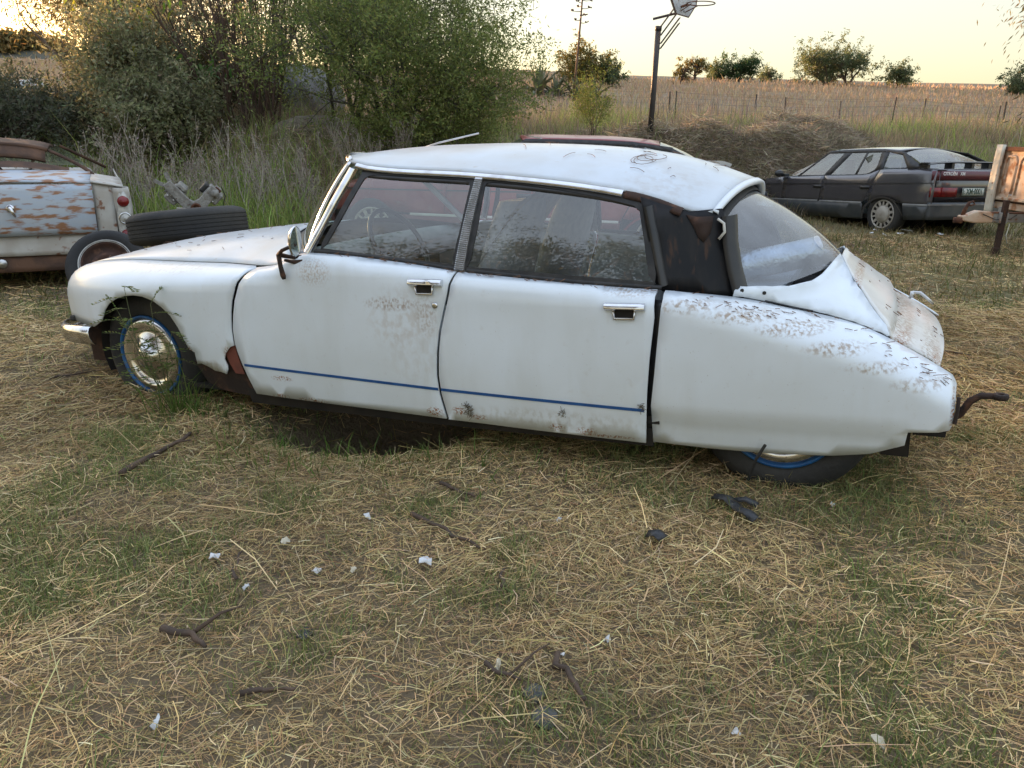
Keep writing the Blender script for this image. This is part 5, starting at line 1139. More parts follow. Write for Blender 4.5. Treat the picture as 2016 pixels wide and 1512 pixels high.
# ------------------------------------------------------------------ vegetation toolkit
leaf_v = vmat('leaves', .6, .45, .3); bark_v = mat('bark', (.11, .08, .06), (.06, .045, .035), 9, rough=.95, bump=.4, bscale=30)
stem_v = vmat('stems', .85, 0, .2); straw_v = vmat('straw', .75, .12, .25); blade_v = vmat('grass_blades', .65, .30, .25)
def unit(v): return v/np.maximum(np.linalg.norm(v, axis=-1, keepdims=True), 1e-9)
def rdir(n, rng): return unit(rng.normal(size=(n, 3)))
def leaves(P, D, L, Wd, col, rng, fold=.15):
    """diamond leaves at P along D, length L, width Wd, colours col"""
    n = len(P); D = unit(D); s = unit(np.cross(D, rdir(n, rng))); nn = np.cross(D, s)
    L = np.asarray(L).reshape(-1, 1)*np.ones((n, 1)); Wd = np.asarray(Wd).reshape(-1, 1)*np.ones((n, 1))
    mid = P+D*L*.45
    V = np.stack([P, mid+s*Wd*.5+nn*Wd*fold, P+D*L, mid-s*Wd*.5+nn*Wd*fold], 1).reshape(-1, 3)
    return V, np.arange(4*n).reshape(-1, 4), np.repeat(col, 4, 0)
def palette(n, cols, rng, var=.18):
    c = np.array(cols)[rng.integers(0, len(cols), n)]; return np.clip(c*(1+var*rng.normal(size=(n, 1)))*(1+.06*rng.normal(size=(n, 3))), .004, .95)
def skeleton(base, h, rng, nstem=1, levels=3, spread=.5, ratio=.62, kids=4, r0=.06, up=.25, wob=.12, tilt=.15, seg=5):
    segs = []; tips = []
    def grow(p, d, ln, r, lv):
        pts = [p]; rs = [r]; q_ = p.copy(); dd = d.copy()
        for i in range(seg):
            dd = unit(dd+wob*rng.normal(size=3)+np.array([0, 0, up*.12])); q_ = q_+dd*ln/seg; pts.append(q_); rs.append(r*(1-.55*(i+1)/seg))
        segs.append((pts, rs, lv))
        if lv >= levels:
            for k in (2, 3, 4, 5): tips.append((pts[min(k, seg)], dd, ln))
            return
        for k in range(kids+int(rng.integers(0, 2))):
            f = rng.uniform(.35, 1.0); i = min(seg, max(1, int(round(f*seg)))); ax = unit(np.cross(dd, rng.normal(size=3)))
            nd = unit(dd*(1-spread*rng.uniform(.6, 1.2))+ax*spread*1.5+np.array([0, 0, up]))
            grow(pts[i], nd, ln*ratio*rng.uniform(.75, 1.15), rs[i]*.6, lv+1)
    for s in range(nstem):
        a = rng.uniform(0, 2*math.pi); d = unit(np.array([math.cos(a)*tilt*rng.uniform(.3, 1.4), math.sin(a)*tilt*rng.uniform(.3, 1.4), 1.]))
        grow(np.array(base, float)+np.array([rng.normal()*.04*nstem**.5, rng.normal()*.04*nstem**.5, -.05]), d, h*rng.uniform(.85, 1.1), r0*rng.uniform(.7, 1.1), 0)
    return segs, tips
def tube_np(segs, sides=5, minr=.0022):
    V = []; Q = []; n0 = 0
    for pts, rs, lv in segs:
        if lv >= 2 and len(pts) > 4: pts = [pts[0], pts[2], pts[4], pts[-1]][:4]; rs = [rs[0], rs[2], rs[4], rs[-1]][:4]
        k = sides if lv < 2 else 3; P = np.array(pts); d = unit(np.gradient(P, axis=0)); u = unit(np.cross(d, np.array([.31, .77, .55]))); v = np.cross(d, u); r = np.maximum(np.array(rs), minr)[:, None]
        an = np.arange(k)*2*math.pi/k; ring_ = P[:, None]+r[:, None]*(u[:, None]*np.cos(an)[None, :, None]+v[:, None]*np.sin(an)[None, :, None])
        V.append(ring_.reshape(-1, 3)); m = len(P)
        i, j = np.meshgrid(np.arange(m-1), np.arange(k), indexing='ij'); a = n0+i*k+j; b = n0+i*k+(j+1) % k
        Q.append(np.stack([a, b, b+k, a+k], -1).reshape(-1, 4)); n0 += m*k
    return np.concatenate(V), np.concatenate(Q)
def tree(name, base, h, label, cat='tree', seed=1, nleaf=8000, lsize=(.05, .02), cols=((.06, .09, .03),), cluster=.25, droop=.0, bark=None, group=None, rise=0., env=None, clump=0, **kw):
    rng = np.random.default_rng(seed); segs, tips = skeleton((0, 0, 0), h, rng, **kw)
    e = empty(name, base); tag(e, label, cat, group)
    V, Q = tube_np(segs); fast_mesh('trunk', V, quads=Q, mat=bark or bark_v, parent=e, smooth=True)
    if nleaf:
        ti = rng.integers(0, len(tips), nleaf); P = np.array([t[0] for t in tips])[ti]; D = np.array([t[1] for t in tips])[ti]
        if clump:      # leaves gather in sprays with gaps between them
            tc = rng.integers(0, len(tips), clump); CP = np.array([t[0] for t in tips])[tc]+rng.normal(size=(clump, 3))*cluster*.75*np.array([1, 1, .8]); CD = np.array([t[1] for t in tips])[tc]; ti = rng.integers(0, clump, nleaf); ax_ = unit(CD+rng.normal(size=(clump, 3))*.5)
            P = CP[ti]+ax_[ti]*rng.normal(size=(nleaf, 1))*cluster*.42+rng.normal(size=(nleaf, 3))*cluster*.15; D = ax_[ti]
        else: P = P+rng.normal(size=(nleaf, 3))*cluster*np.array([1, 1, .8])*rng.random((nleaf, 1))**.5
        if env is not None:
            kk = env(P); P = P[kk]; D = D[kk]
        n = len(P)
        D2 = unit(D*.5+rng.normal(size=(n, 3))*.8+np.array([0, 0, rise])-np.array([0, 0, droop]))
        sz = rng.uniform(.7, 1.35, n); col = palette(n, cols, rng)
        V, Q, C = leaves(P, D2, lsize[0]*sz, lsize[1]*sz, col, rng); fast_mesh('crown', V, quads=Q, cols=C, mat=leaf_v, parent=e)
    return e
def zb_(x, y): return (x, y, tz1(x, y))
# feathery wattle in the middle
WAT = ((.17, .21, .06), (.21, .25, .07), (.135, .17, .055), (.26, .28, .085))
tree('wattle_tree', group='wattles on the bank', base=zb_(-2.0, 12.9), h=2.05, label='big feathery bright green wattle spilling to the ground behind the white roof', seed=21, nstem=7, levels=3, spread=.55, kids=5, r0=.05, tilt=.62, nleaf=70000, lsize=(.058, .016), cols=WAT, cluster=.34, clump=1500, up=.16, bark=mat('wattle_bark', (.10, .085, .065), (.05, .045, .04), 9, rough=.95))
tree('wattle_tree', group='wattles on the bank', base=zb_(-1.25, 12.4), h=1.0, label='lower wattle bush at the foot of the big wattle, nearest the basketball pole', seed=22, nstem=6, levels=3, spread=.6, kids=4, r0=.03, tilt=.7, nleaf=20000, lsize=(.05, .014), cols=WAT, cluster=.26, clump=420, up=.12, bark=MT['wattle_bark'])
tree('wattle_tree', group='wattles on the bank', base=zb_(-3.0, 14.2), h=2.2, label='lighter wattle growing between the big wattle and the bare stemmed shrub', seed=23, nstem=5, levels=3, spread=.5, kids=5, r0=.045, tilt=.45, nleaf=26000, lsize=(.058, .017), clump=650, cols=((.12, .17, .035), (.16, .19, .04), (.09, .14, .03)), cluster=.34, up=.2, bark=MT['wattle_bark'])
# bare stemmed shrub with large leaves
sh_ = tree('bare_shrub', zb_(-4.45, 13.7), 2.5, 'tall shrub of bare brown stems with a few large green leaves', 'shrub', seed=31, nstem=26, levels=2, spread=.22, kids=4, r0=.026, tilt=.42, nleaf=0, ratio=.55, up=.35, wob=.07, seg=6, bark=mat('brown_stems', (.12, .075, .052), (.08, .05, .038), 12, rough=.9))
def bigleaf_mesh(i):
    rng = np.random.default_rng(i); n = 7; V = []; F = []
    for k in range(n):
        t = k/(n-1); w_ = .034*math.sin(math.pi*min(1, .08+.92*t))**.8*(1-.25*t); z = -.05*t*t
        V += [(t*.15, -w_, z+.010), (t*.15, 0, z), (t*.15, w_, z+.010)]
    for k in range(n-1):
        for j in (0, 1): F.append((3*k+j, 3*k+3+j, 3*k+4+j, 3*k+1+j))
    me = bpy.data.meshes.new('leaf'); me.from_pydata(V, [], F); me.polygons.foreach_set('use_smooth', [True]*len(me.polygons)); me.update(); me.materials.append(bigleaf_m[i % 3]); return me
bigleaf_m = []
for k, c in enumerate(((.055, .13, .025), (.10, .18, .03), (.22, .22, .03))):
    m = mat('large_leaf', c, tuple(a*.75 for a in c), 14, rough=.45); t = m.node_tree; b = t.nodes['Principled BSDF']; tr_ = t.nodes.new('ShaderNodeBsdfTranslucent'); tr_.inputs[0].default_value = (*[min(1, a*2.2) for a in c], 1); mx = t.nodes.new('ShaderNodeMixShader'); mx.inputs[0].default_value = .4; t.links.new(b.outputs[0], mx.inputs[1]); t.links.new(tr_.outputs[0], mx.inputs[2]); t.links.new(mx.outputs[0], t.nodes['Material Output'].inputs[0]); bigleaf_m.append(m)
blm = [bigleaf_mesh(i) for i in range(3)]
rg = np.random.default_rng(5)
for cx, cz, n, rad, mi in ((-.95, 1.05, 12, .20, 0), (-.60, 1.30, 14, .16, 0), (-.80, .90, 8, .2, 0), (-1.55, 2.0, 13, .25, 2), (-1.95, 2.3, 14, .28, 2), (-1.2, 2.35, 14, .28, 1), (.30, 2.3, 12, .2, 0), (-2.6, 2.1, 12, .28, 2), (-1.85, 1.2, 8, .2, 0), (-1.35, .6, 8, .2, 1), (.7, 1.4, 8, .2, 0), (-2.2, 1.6, 10, .25, 1)):
    for k in range(n):
        o = link('leaf', blm[mi if rg.random() < .7 else 1], None, sh_); o.location = (cx+rg.normal()*rad, -.35+rg.normal()*.18, cz+rg.normal()*rad*.9); o.rotation_euler = (rg.normal()*.5, .7+rg.normal()*.45, rg.uniform(0, 6.28)); o.scale = [rg.uniform(.7, 1.25)]*3
# olive bushes
OLV = ((.21, .215, .11), (.26, .26, .135), (.17, .18, .095), (.31, .305, .18))
def bush(base, r, hgt, seed, label, cols=OLV, n=16000, ls=(.075, .028), cat='bush', group='bushes of the thicket', **kw):
    a = dict(nstem=9, levels=3, spread=.6, kids=4, r0=.03, tilt=.8*r/hgt, up=.15); a.update(kw)
    return tree('bush', base, hgt*.55, label, cat, seed=seed, nleaf=int(n*.75), lsize=ls, cols=cols, cluster=.30*r, clump=int(n/45), group=group, **a)
bush(zb_(-6.3, 13.7), 1.2, 2.5, 41, 'dark olive bush, the tallest of the thicket beside the bare shrub', n=30000)
bush(zb_(-7.9, 12.9), 1.0, 1.6, 42, 'grey green bush at the end of the thicket below the gum tree', cols=((.095, .105, .065), (.075, .085, .05), (.12, .125, .085)), n=18000)
bush(zb_(-5.5, 12.8), .9, 1.7, 43, 'dark green bush in front of the bare stemmed shrub', n=20000)
bush(zb_(-5.9, 15.6), 1.2, 2.2, 44, 'brown green bush behind the olive thicket with sunlit tips', cols=((.09, .085, .035), (.07, .075, .03), (.12, .10, .04)), n=22000)
bush(zb_(-9.6, 13.6), .9, 1.1, 45, 'pale dry bush at the far end of the thicket beside the gum tree', cols=((.15, .13, .07), (.12, .11, .06), (.09, .10, .05)), n=10000)
# gum trees
GUM = ((.18, .155, .07), (.24, .185, .075), (.14, .125, .06), (.30, .21, .07))
gumb = mat('gum_bark', (.22, .17, .13), (.13, .10, .08), 5, rough=.9)
tree('gum_tree', group='gum trees', base=zb_(-11.4, 24.0), h=3.2, label='tall gum tree with loose backlit leaves at the edge of the paddock', seed=55, nstem=6, levels=3, spread=.48, kids=5, r0=.07, tilt=.55, nleaf=34000, lsize=(.15, .030), cols=GUM, cluster=.62, droop=.9, up=.22, bark=gumb)
tree('gum_tree', group='gum trees', base=zb_(-7.6, 30.5), h=3.6, label='smaller gum tree glimpsed above the olive thicket', seed=53, nstem=3, levels=3, spread=.45, kids=4, r0=.10, tilt=.35, nleaf=7000, lsize=(.14, .03), cols=GUM, cluster=.5, droop=.8, up=.2, bark=gumb)
tree('gum_tree', group='gum trees', base=zb_(15.5, 17.2), h=4.9, label='gum tree past the trailer, a few hanging leaves of its crown in view', seed=54, nstem=2, levels=3, spread=.5, kids=5, r0=.12, tilt=.3, nleaf=12000, lsize=(.16, .03), cols=((.16, .13, .06), (.13, .115, .06)), cluster=.5, droop=1.2, up=.2, bark=gumb)
# trees along the skyline
PEP = ((.10, .13, .06), (.13, .155, .07), (.08, .105, .05)); GOLD = ((.20, .15, .03), (.14, .12, .03), (.09, .10, .035))
def sky(u, y, h, rad, seed, label, cols=PEP, n=4500, **kw):
    x = float(PX(u, 165, y)[0]); a = dict(nstem=4, levels=2, spread=.6, kids=6, r0=.14, tilt=.35*rad, up=.1, ratio=.6); a.update(kw)
    tree('paddock_tree', zb_(x, y), h*.62, label, seed=seed, nleaf=n, lsize=(.30, .085), cols=cols, group='trees on the paddock skyline', clump=max(20, n//40), cluster=.62*rad, droop=.7, **a)
sky(1628, 93, 4.6, 1.5, 61, 'broad pepper tree with two trunks on the paddock skyline', n=7000, tilt=.7)
sky(1668, 94, 4.2, 1.3, 62, 'pepper tree overlapping the broad one on the skyline', n=5000)
sky(1450, 96, 2.9, 1.3, 63, 'round dense green tree low on the skyline', n=4500, cols=((.04, .08, .03), (.05, .09, .03)))
sky(1415, 97, 2.2, 1.1, 64, 'small green tree left of the round dense tree on the skyline'.replace('left of', 'beside'), n=3000)
sky(1510, 98, 1.6, 1.0, 65, 'low sparse bush trailing off beside the round dense tree', n=1500)
sky(1340, 90, 2.3, .8, 66, 'sparse golden sapling on the skyline, the shorter of a pair', GOLD, 900, tilt=.1)
sky(1368, 90, 3.1, .7, 67, 'sparse golden sapling on the skyline, the taller of a pair', GOLD, 1000, tilt=.1)
sky(1772, 92, 2.5, 1.2, 68, 'dull green tree on the skyline in front of the distant hill', n=3000)
sky(2010, 80, 2.6, 1.2, 69, 'dark tree on the skyline at the fence end past the hill', n=3000)
sky(1150, 74, 3.4, 1.2, 70, 'golden sunlit tree behind the agave spike', GOLD, 6000, tilt=.6)
sky(1190, 75, 2.6, 1.1, 71, 'green tree on the shaded side of the golden tree', PEP, 3500)
# trees along the far ridge
rg = np.random.default_rng(77); Vs = []; Qs_ = []; Cs_ = []; n0 = 0
for k in range(110):
    a = R_(-57.5+31*k/109+rg.normal()*.1); d = 435+rg.normal()*8; x, y = d*math.sin(a), d*math.cos(a); H_ = 9+rg.normal()*1.2; zt_ = (RIDGE_TOP-1.)*(1-.75*float(ss(.86, 1., (math.degrees(a)+58)/33)))
    P = unit(rg.normal(size=(420, 3)))*rg.random((420, 1))**.33*np.array([3.8, 3.8, H_*.55])+np.array([x, y, zt_+H_*.35])
    V, Q, C = leaves(P, unit(rg.normal(size=(420, 3))), rg.uniform(1.4, 2.6, 420), rg.uniform(.9, 1.6, 420), palette(420, GUM, rg), rg); Vs.append(V); Qs_.append(Q+n0); Cs_.append(C); n0 += len(V)
o = fast_mesh('far_wood', np.concatenate(Vs), quads=np.concatenate(Qs_), cols=np.concatenate(Cs_), mat=leaf_v); tag(o, 'far gum wood along the ridge on the sunset side', 'wood', kind='stuff')
# agaves and their dead flower spike
ag_m = mat('agave_leaf', (.11, .13, .075), (.15, .15, .08), 3, rough=.6)
def agave(x, y, r, label, seed, n=34):
    rng = random.Random(seed); z = tz1(x, y); e = empty('agave', (x, y, z)); tag(e, label, 'agave', 'agave clump in the paddock')
    for k in range(n):
        a = rng.uniform(0, 6.283); el = rng.uniform(.15, 1.45); L = r*rng.uniform(.8, 1.15); V = []; F = []; m = 6
        for i in range(m):
            t = i/(m-1); el2 = el-.55*t*t*(1.4-el); d = Vector((math.cos(a)*math.cos(el2), math.sin(a)*math.cos(el2), math.sin(el2))); s = Vector((-math.sin(a), math.cos(a), 0)); w_ = .13*r*(1-t)**.7*(.6+.9*t*(1-t)*2); p = d*L*t
            V += [p-s*w_, p+Vector((0, 0, -.05*r)), p+s*w_]
        for i in range(m-1):
            for j in (0, 1): F.append((3*i+j, 3*i+3+j, 3*i+4+j, 3*i+1+j))
        mesh('leaf', V, F, ag_m, e, True)
agave(float(PX(1060, 160, 55)[0]), 55, 2.0, 'large upright spiky agave at the edge of the sunlit strip', 1)
agave(float(PX(1095, 160, 55)[0]), 55.5, 1.5, 'agave between the upright one and the flower spike', 2)
agave(float(PX(1135, 160, 55)[0]), 55, 1.6, 'agave at the foot of the dead flower spike', 3)
agave(float(PX(1175, 160, 55)[0]), 56, 1.5, 'sprawling agave at the end of the clump under the golden tree', 4)
sx, sy = float(PX(1131, 150, 54.5)[0]), 54.5; sz_ = tz1(sx, sy); e = empty('agave_flower_spike', (sx, sy, sz_)); tag(e, 'tall dead agave flower spike with tiered side branches against the sky', 'flower spike')
spk = mat('dead_spike', (.16, .10, .07), (.11, .075, .055), 3, rough=.9)
mb = MB(); mb.tube([(0, 0, 0), (.15, 0, 3), (.28, 0, 6), (.32, 0, 8.2)], [.085, .07, .05, .02], 8); mb.build('stalk', spk, e, True)
rr_ = random.Random(4)
for k in range(22):
    z = 4.7+k*.165; a = k*2.4; L = (.30+.32*min(1, (k+3)/8))*(1 if k < 16 else 1-.12*(k-16)); x0 = .15+.05*z*.5
    p0 = Vector((.05+.034*z, 0, z)); p1 = p0+Vector((math.cos(a)*L, math.sin(a)*L, .02)); mb = MB(); mb.tube([p0, (p0+p1)/2+Vector((0, 0, -.03)), p1], [.03, .022, .016], 5)
    for q_ in range(6): c = p1+Vector((rr_.uniform(-.13, .13), rr_.uniform(-.13, .13), rr_.uniform(.0, .12))); mb.tube([p1, c], [.02, .045], 5)
    mb.build('side_branch', spk, e)
# sapling on the bank
tree('sapling', zb_(float(PX(1163, 262, 15.2)[0]), 15.2), .85, 'young light green wattle sapling standing alone in front of the paddock', 'sapling', seed=81, nstem=2, levels=2, spread=.34, kids=7, r0=.014, tilt=.12, nleaf=3600, lsize=(.05, .012), cols=((.15, .20, .045), (.12, .17, .04), (.19, .21, .05)), cluster=.13, up=.3)
# dry dead weeds standing in front of the thicket
DRY = ((.30, .255, .21), (.38, .325, .27), (.24, .19, .165), (.26, .20, .175))
rg = np.random.default_rng(8)
wd_m = mat('dead_stalks', (.46, .41, .35), (.33, .285, .245), 9, rough=.95)
spots = [(-5.9, 9.9, 1.25), (-5.3, 10.3, 1.35), (-4.7, 9.9, 1.45), (-4.4, 10.5, 1.3), (-4.0, 9.7, 1.0), (-3.7, 10.3, 1.35), (-3.3, 9.9, 1.25), (-2.9, 10.6, 1.4), (-2.6, 10.2, 1.0), (-2.2, 11.0, 1.35), (-1.8, 11.3, 1.25), (-6.6, 10.4, 1.3), (-5.0, 8.6, 1.0), (-1.0, 12.0, 1.1), (.9, 13.0, 1.0), (-7.3, 10.8, 1.1)]
places = ['behind the roof of the saloon wreck', 'in the gap between the wreck and the thicket', 'in front of the dark olive bush', 'with forked tops before the dark green bush', 'short and leaning beside the green grass', 'thick with seed heads before the bare shrub', 'directly above the V engine', 'tall and pale before the boulder', 'low and broken near the mound of hay', 'arching over beside the boulder', 'at the skirt of the big wattle', 'greyer than the rest below the gum tree', 'growing up through the wreck rear window', 'under the lower wattle bush', 'near the young sapling', 'at the end of the row below the pale dry bush']
for i, ((x, y, h), pl_) in enumerate(zip(spots, places)):
    e = tree('dead_weed', zb_(x, y), h*.62, 'dry dead weed stalks '+pl_, 'weed', group='dead weeds before the thicket', seed=100+i, nstem=5, levels=2, spread=.28, kids=4, r0=.007, tilt=.38, nleaf=420, lsize=(.032, .015), cols=DRY, cluster=.05, up=.4, ratio=.5, bark=wd_m, wob=.06)
# weed growing up beside the front wheel
fw_ = CAR @ Vector((.30, -.93, -.19)); fz = tz1(fw_.x, fw_.y); e = empty('ferny_weed', (fw_.x, fw_.y, fz)); tag(e, 'ferny green weed growing up in front of the front wheel', 'weed')
rng = np.random.default_rng(3); segs = []; LP = []; LD = []
ax = np.array(CAR.to_3x3() @ Vector((1, 0, 0)))
for tx, tzz, b in ((-.24, .62, .1), (-.05, .55, 0.), (-.20, .40, .05), (-.12, .30, .0), (.06, .42, -.02), (-.28, .50, .0)):
    P0 = np.array([0, 0, 0.]); P1 = ax*tx+np.array([0, -.05*rng.random(), tzz]); mid = (P0+P1)/2+np.array([rng.normal()*.03, -.05, .05]); pts = [((1-t)**2*P0+2*t*(1-t)*mid+t*t*P1) for t in np.linspace(0, 1, 8)]; segs.append((pts, list(np.linspace(.004, .0015, 8)), 2))
    for t in np.linspace(.35, 1, 8):
        p = (1-t)**2*P0+2*t*(1-t)*mid+t*t*P1; d = unit(np.array([rng.normal(), rng.normal()*.6-.3, .25])); fr_ = [p+d*.14*k/8+np.array([0, 0, -.05])*(k/8)**2 for k in range(9)]; segs.append((fr_, [.0012]*9, 3))
        for q_ in fr_[1:]:
            s = unit(np.cross(d, [0, .3, 1.])); LP += [q_, q_]; LD += [s+d*.6, -s+d*.6]
V, Q = tube_np(segs, 4, .001); fast_mesh('stems', V, quads=Q, mat=mat('weed_stem', (.10, .11, .04), rough=.8), parent=e)
LP = np.array(LP); LD = np.array(LD); V, Q, C = leaves(LP, LD, rng.uniform(.018, .034, len(LP)), .0075, palette(len(LP), ((.14, .18, .05), (.17, .19, .06), (.10, .15, .04)), rng), rng); fast_mesh('leaflets', V, quads=Q, cols=C, mat=leaf_v, parent=e)['kind'] = 'stuff'
# ------------------------------------------------------------------ grasses and straw
def blades(P, H, Wd, lean, col, rng, tipk=.25):
    """upright blades: quad + tip, bending along lean"""
    n = len(P); a = rng.uniform(0, 2*math.pi, n); s = np.stack([np.cos(a), np.sin(a), np.zeros(n)], 1); H = H[:, None]; Wd = Wd[:, None]
    m = P+lean*H*.35+np.array([0, 0, 1.])*H*.6; t = P+lean*H*1.0+np.array([0, 0, 1.])*H*.95
    V = np.stack([P-s*Wd*.5, P+s*Wd*.5, m-s*Wd*.4, m+s*Wd*.4, t], 1).reshape(-1, 3); k = np.arange(n)*5
    return V, np.stack([k, k+1, k+3, k+2], 1), np.stack([k+2, k+3, k+4], 1), np.repeat(col, 5, 0)
def grass_obj(name, P, H, Wd, lean, col, rng, m, label):
    V, Q, T, C = blades(P, H, Wd, lean, col, rng); o = fast_mesh(name, V, quads=Q, tris=T, cols=C, mat=m); return tag(o, label, 'grass', kind='stuff')
rng = np.random.default_rng(99)
def scatter(n, y0, y1, half=44., xpow=1.):
    k_ = math.tan(R_(half)); A_ = lambda v: .5*k_*v*v+1.5*v; r_ = A_(y0)+(A_(y1)-A_(y0))*rng.random(n); y = (-1.5+np.sqrt(2.25+2*k_*r_))/k_; x = (y*k_+1.5)*rng.uniform(-1, 1, n); return x, y
def ground_pts(x, y, dz=0.): return np.stack([x, y, tz(x, y)+dz], 1)
# green amount over the yard: patches, more to the right and along the bank
def greenness(x, y): return np.clip(-.03+.9*(fbm(x+40, y+9, 1.0, 3)-.47)+1.7*(fbm(x, y, 3.6, 3)-.47)-.03+.02*ss(2.6, 1.2, y)+.10*ss(5, 10, y)+.05*ss(.2, -1.5, x), 0, 1)
OLD = ((.38, .29, .165), (.30, .23, .135), (.44, .345, .20), (.48, .38, .225), (.54, .43, .26), (.36, .255, .145), (.36, .32, .16))
NEW = ((.56, .46, .29), (.62, .52, .34), (.70, .61, .43), (.52, .42, .25), (.58, .46, .26))
def straw(name, n, y0, y1, L, Wd, label, cols, two=True, half=44., lift=0., gk=.75, patch=1., zmax=.026):
    x, y = scatter(n, y0, y1, half)
    g = greenness(x, y); keep = (rng.random(n) > gk*np.clip(g*1.6, 0, 1)) & (rng.random(n) < np.clip(.36+patch*1.35*(fbm(x+20, y-6, 1.25, 4)-.22), .12, 1))
    x, y = x[keep], y[keep]; n = len(x)
    zl = lift+rng.random(n)**1.6*zmax*(1+1.2*(fbm(x, y, 1.1)-.3))
    hol = np.exp(-(((x+.62)/.44)**2+((y-3.42)/.32)**2)**1.5) < .35+.65*(rng.random(n) < .22); x, y, zl = x[hol], y[hol], zl[hol]; n = len(x)
    P = ground_pts(x, y)+np.stack([0*x, 0*x, zl+.003], 1)
    base = 2.2*fbm(x, y, .8, 2)*math.pi*2; a = base+rng.normal(size=n)*1.2; el = rng.normal(size=n)*.15+.04
    d = np.stack([np.cos(a)*np.cos(el), np.sin(a)*np.cos(el), np.sin(el)], 1); ln = np.clip(np.exp(rng.normal(size=n)*.6)*L, L*.3, L*4.5)
    s = unit(np.cross(d, np.array([0, 0, 1.])+.5*rng.normal(size=(n, 3)))); w_ = rng.uniform(.6, 1.5, n)*Wd
    tone = (.42+1.1*fbm(x+7, y, 1.6, 4))[:, None]; redn = ss(.2, 3., x)[:, None]*ss(7., 2.8, y)[:, None]
    col = palette(n, cols, rng, .24)*np.array([1.12, 1.0, .80])*tone*(1-redn*.30*np.array([.15, .55, .9]))
    A = P-d*ln[:, None]*.5; B = P+d*ln[:, None]*.5; M_ = P+np.stack([rng.normal(size=n)*.06, rng.normal(size=n)*.06, rng.random(n)*.05], 1)*ln[:, None]
    w_ = w_[:, None]
    for X in (A, B, M_): X[:, 2] = np.maximum(X[:, 2], tz(X[:, 0], X[:, 1])+.002)      # tips stay above the soil
    if two:
        V = np.stack([A-s*w_*.5, A+s*w_*.5, M_-s*w_*.5, M_+s*w_*.5, B-s*w_*.35, B+s*w_*.35], 1).reshape(-1, 3); k = np.arange(n)*6
        Q = np.concatenate([np.stack([k, k+1, k+3, k+2], 1), np.stack([k+2, k+3, k+5, k+4], 1)]); C = np.repeat(col, 6, 0)
    else:
        V = np.stack([A-s*w_*.5, A+s*w_*.5, B+s*w_*.4, B-s*w_*.4], 1).reshape(-1, 3); Q = np.arange(4*n).reshape(-1, 4); C = np.repeat(col, 4, 0)
    return tag(fast_mesh(name, V, quads=Q, cols=C, mat=straw_v), label, 'straw', kind='stuff')
straw('hay_litter', 240000, .6, 3.2, .034, .0017, 'old brown cut hay lying flat over the foreground', OLD, two=False)
straw('hay_litter', 140000, 3.0, 5.6, .055, .0034, 'old brown cut hay lying flat around and under the white car', OLD, two=False)
straw('pale_straw', 60000, .6, 3.4, .046, .0017, 'pale dry straws scattered on top of the foreground hay', NEW, lift=.010, gk=.55, patch=1.2)
straw('pale_straw', 60000, 3.2, 6.0, .062, .0030, 'pale dry straws scattered on top of the hay by the white car', NEW, two=False, lift=.010, gk=.55, patch=1.2)
straw('long_straw', 1100, .6, 6.0, .16, .0026, 'long yellow straws lying singly across the hay', NEW[:3], lift=.030, gk=.2)
straw('hay_litter', 80000, 5.3, 11., .085, .0060, 'cut hay and straw thinning out towards the bank', OLD+NEW[:2], two=False)
# green shoots between
def shoots(name, n, y0, y1, h, wd, label, thr=.10, cols=((.20, .25, .08), (.25, .295, .095), (.16, .205, .07), (.30, .295, .12), (.24, .25, .11)), pw=.8):
    x, y = scatter(n, y0, y1); g = greenness(x, y); k = rng.random(n) < np.clip((g-thr)*1.7, 0, 1)**pw+.03; x, y = x[k], y[k]; n = len(x)
    H = h*np.exp(rng.normal(size=n)*.4); lean = np.stack([rng.normal(size=n)*.55, rng.normal(size=n)*.55, np.zeros(n)], 1)
    return grass_obj(name, ground_pts(x, y), H, wd*rng.uniform(.7, 1.4, n), lean, palette(n, cols, rng), rng, blade_v, label)
shoots('green_grass', 270000, .6, 3.3, .036, .0025, 'short green grass shoots in patches through the foreground hay', .02)
shoots('green_grass', 140000, 3.1, 6.0, .038, .0036, 'short green grass shoots around the white car')
shoots('green_grass', 80000, 5.8, 13.5, .075, .0085, 'mown yellow green grass in front of the grey hatchback', .02, ((.13, .14, .045), (.17, .155, .06), (.10, .12, .035), (.22, .18, .085)))
# dry dead grass in mown area at right
x, y = scatter(45000, 6.0, 13.5); k = (x > -2.5) & (rng.random(len(x)) < .75); x, y = x[k], y[k]; n = len(x)
grass_obj('dry_grass', ground_pts(x, y), .07*np.exp(rng.normal(size=n)*.4), .008*np.ones(n), rng.normal(size=(n, 3))*np.array([.7, .7, 0]), palette(n, ((.30, .24, .12), (.24, .19, .10), (.36, .28, .15)), rng), rng, blade_v, 'dry straw coloured stubble in the mown grass before the grey hatchback')
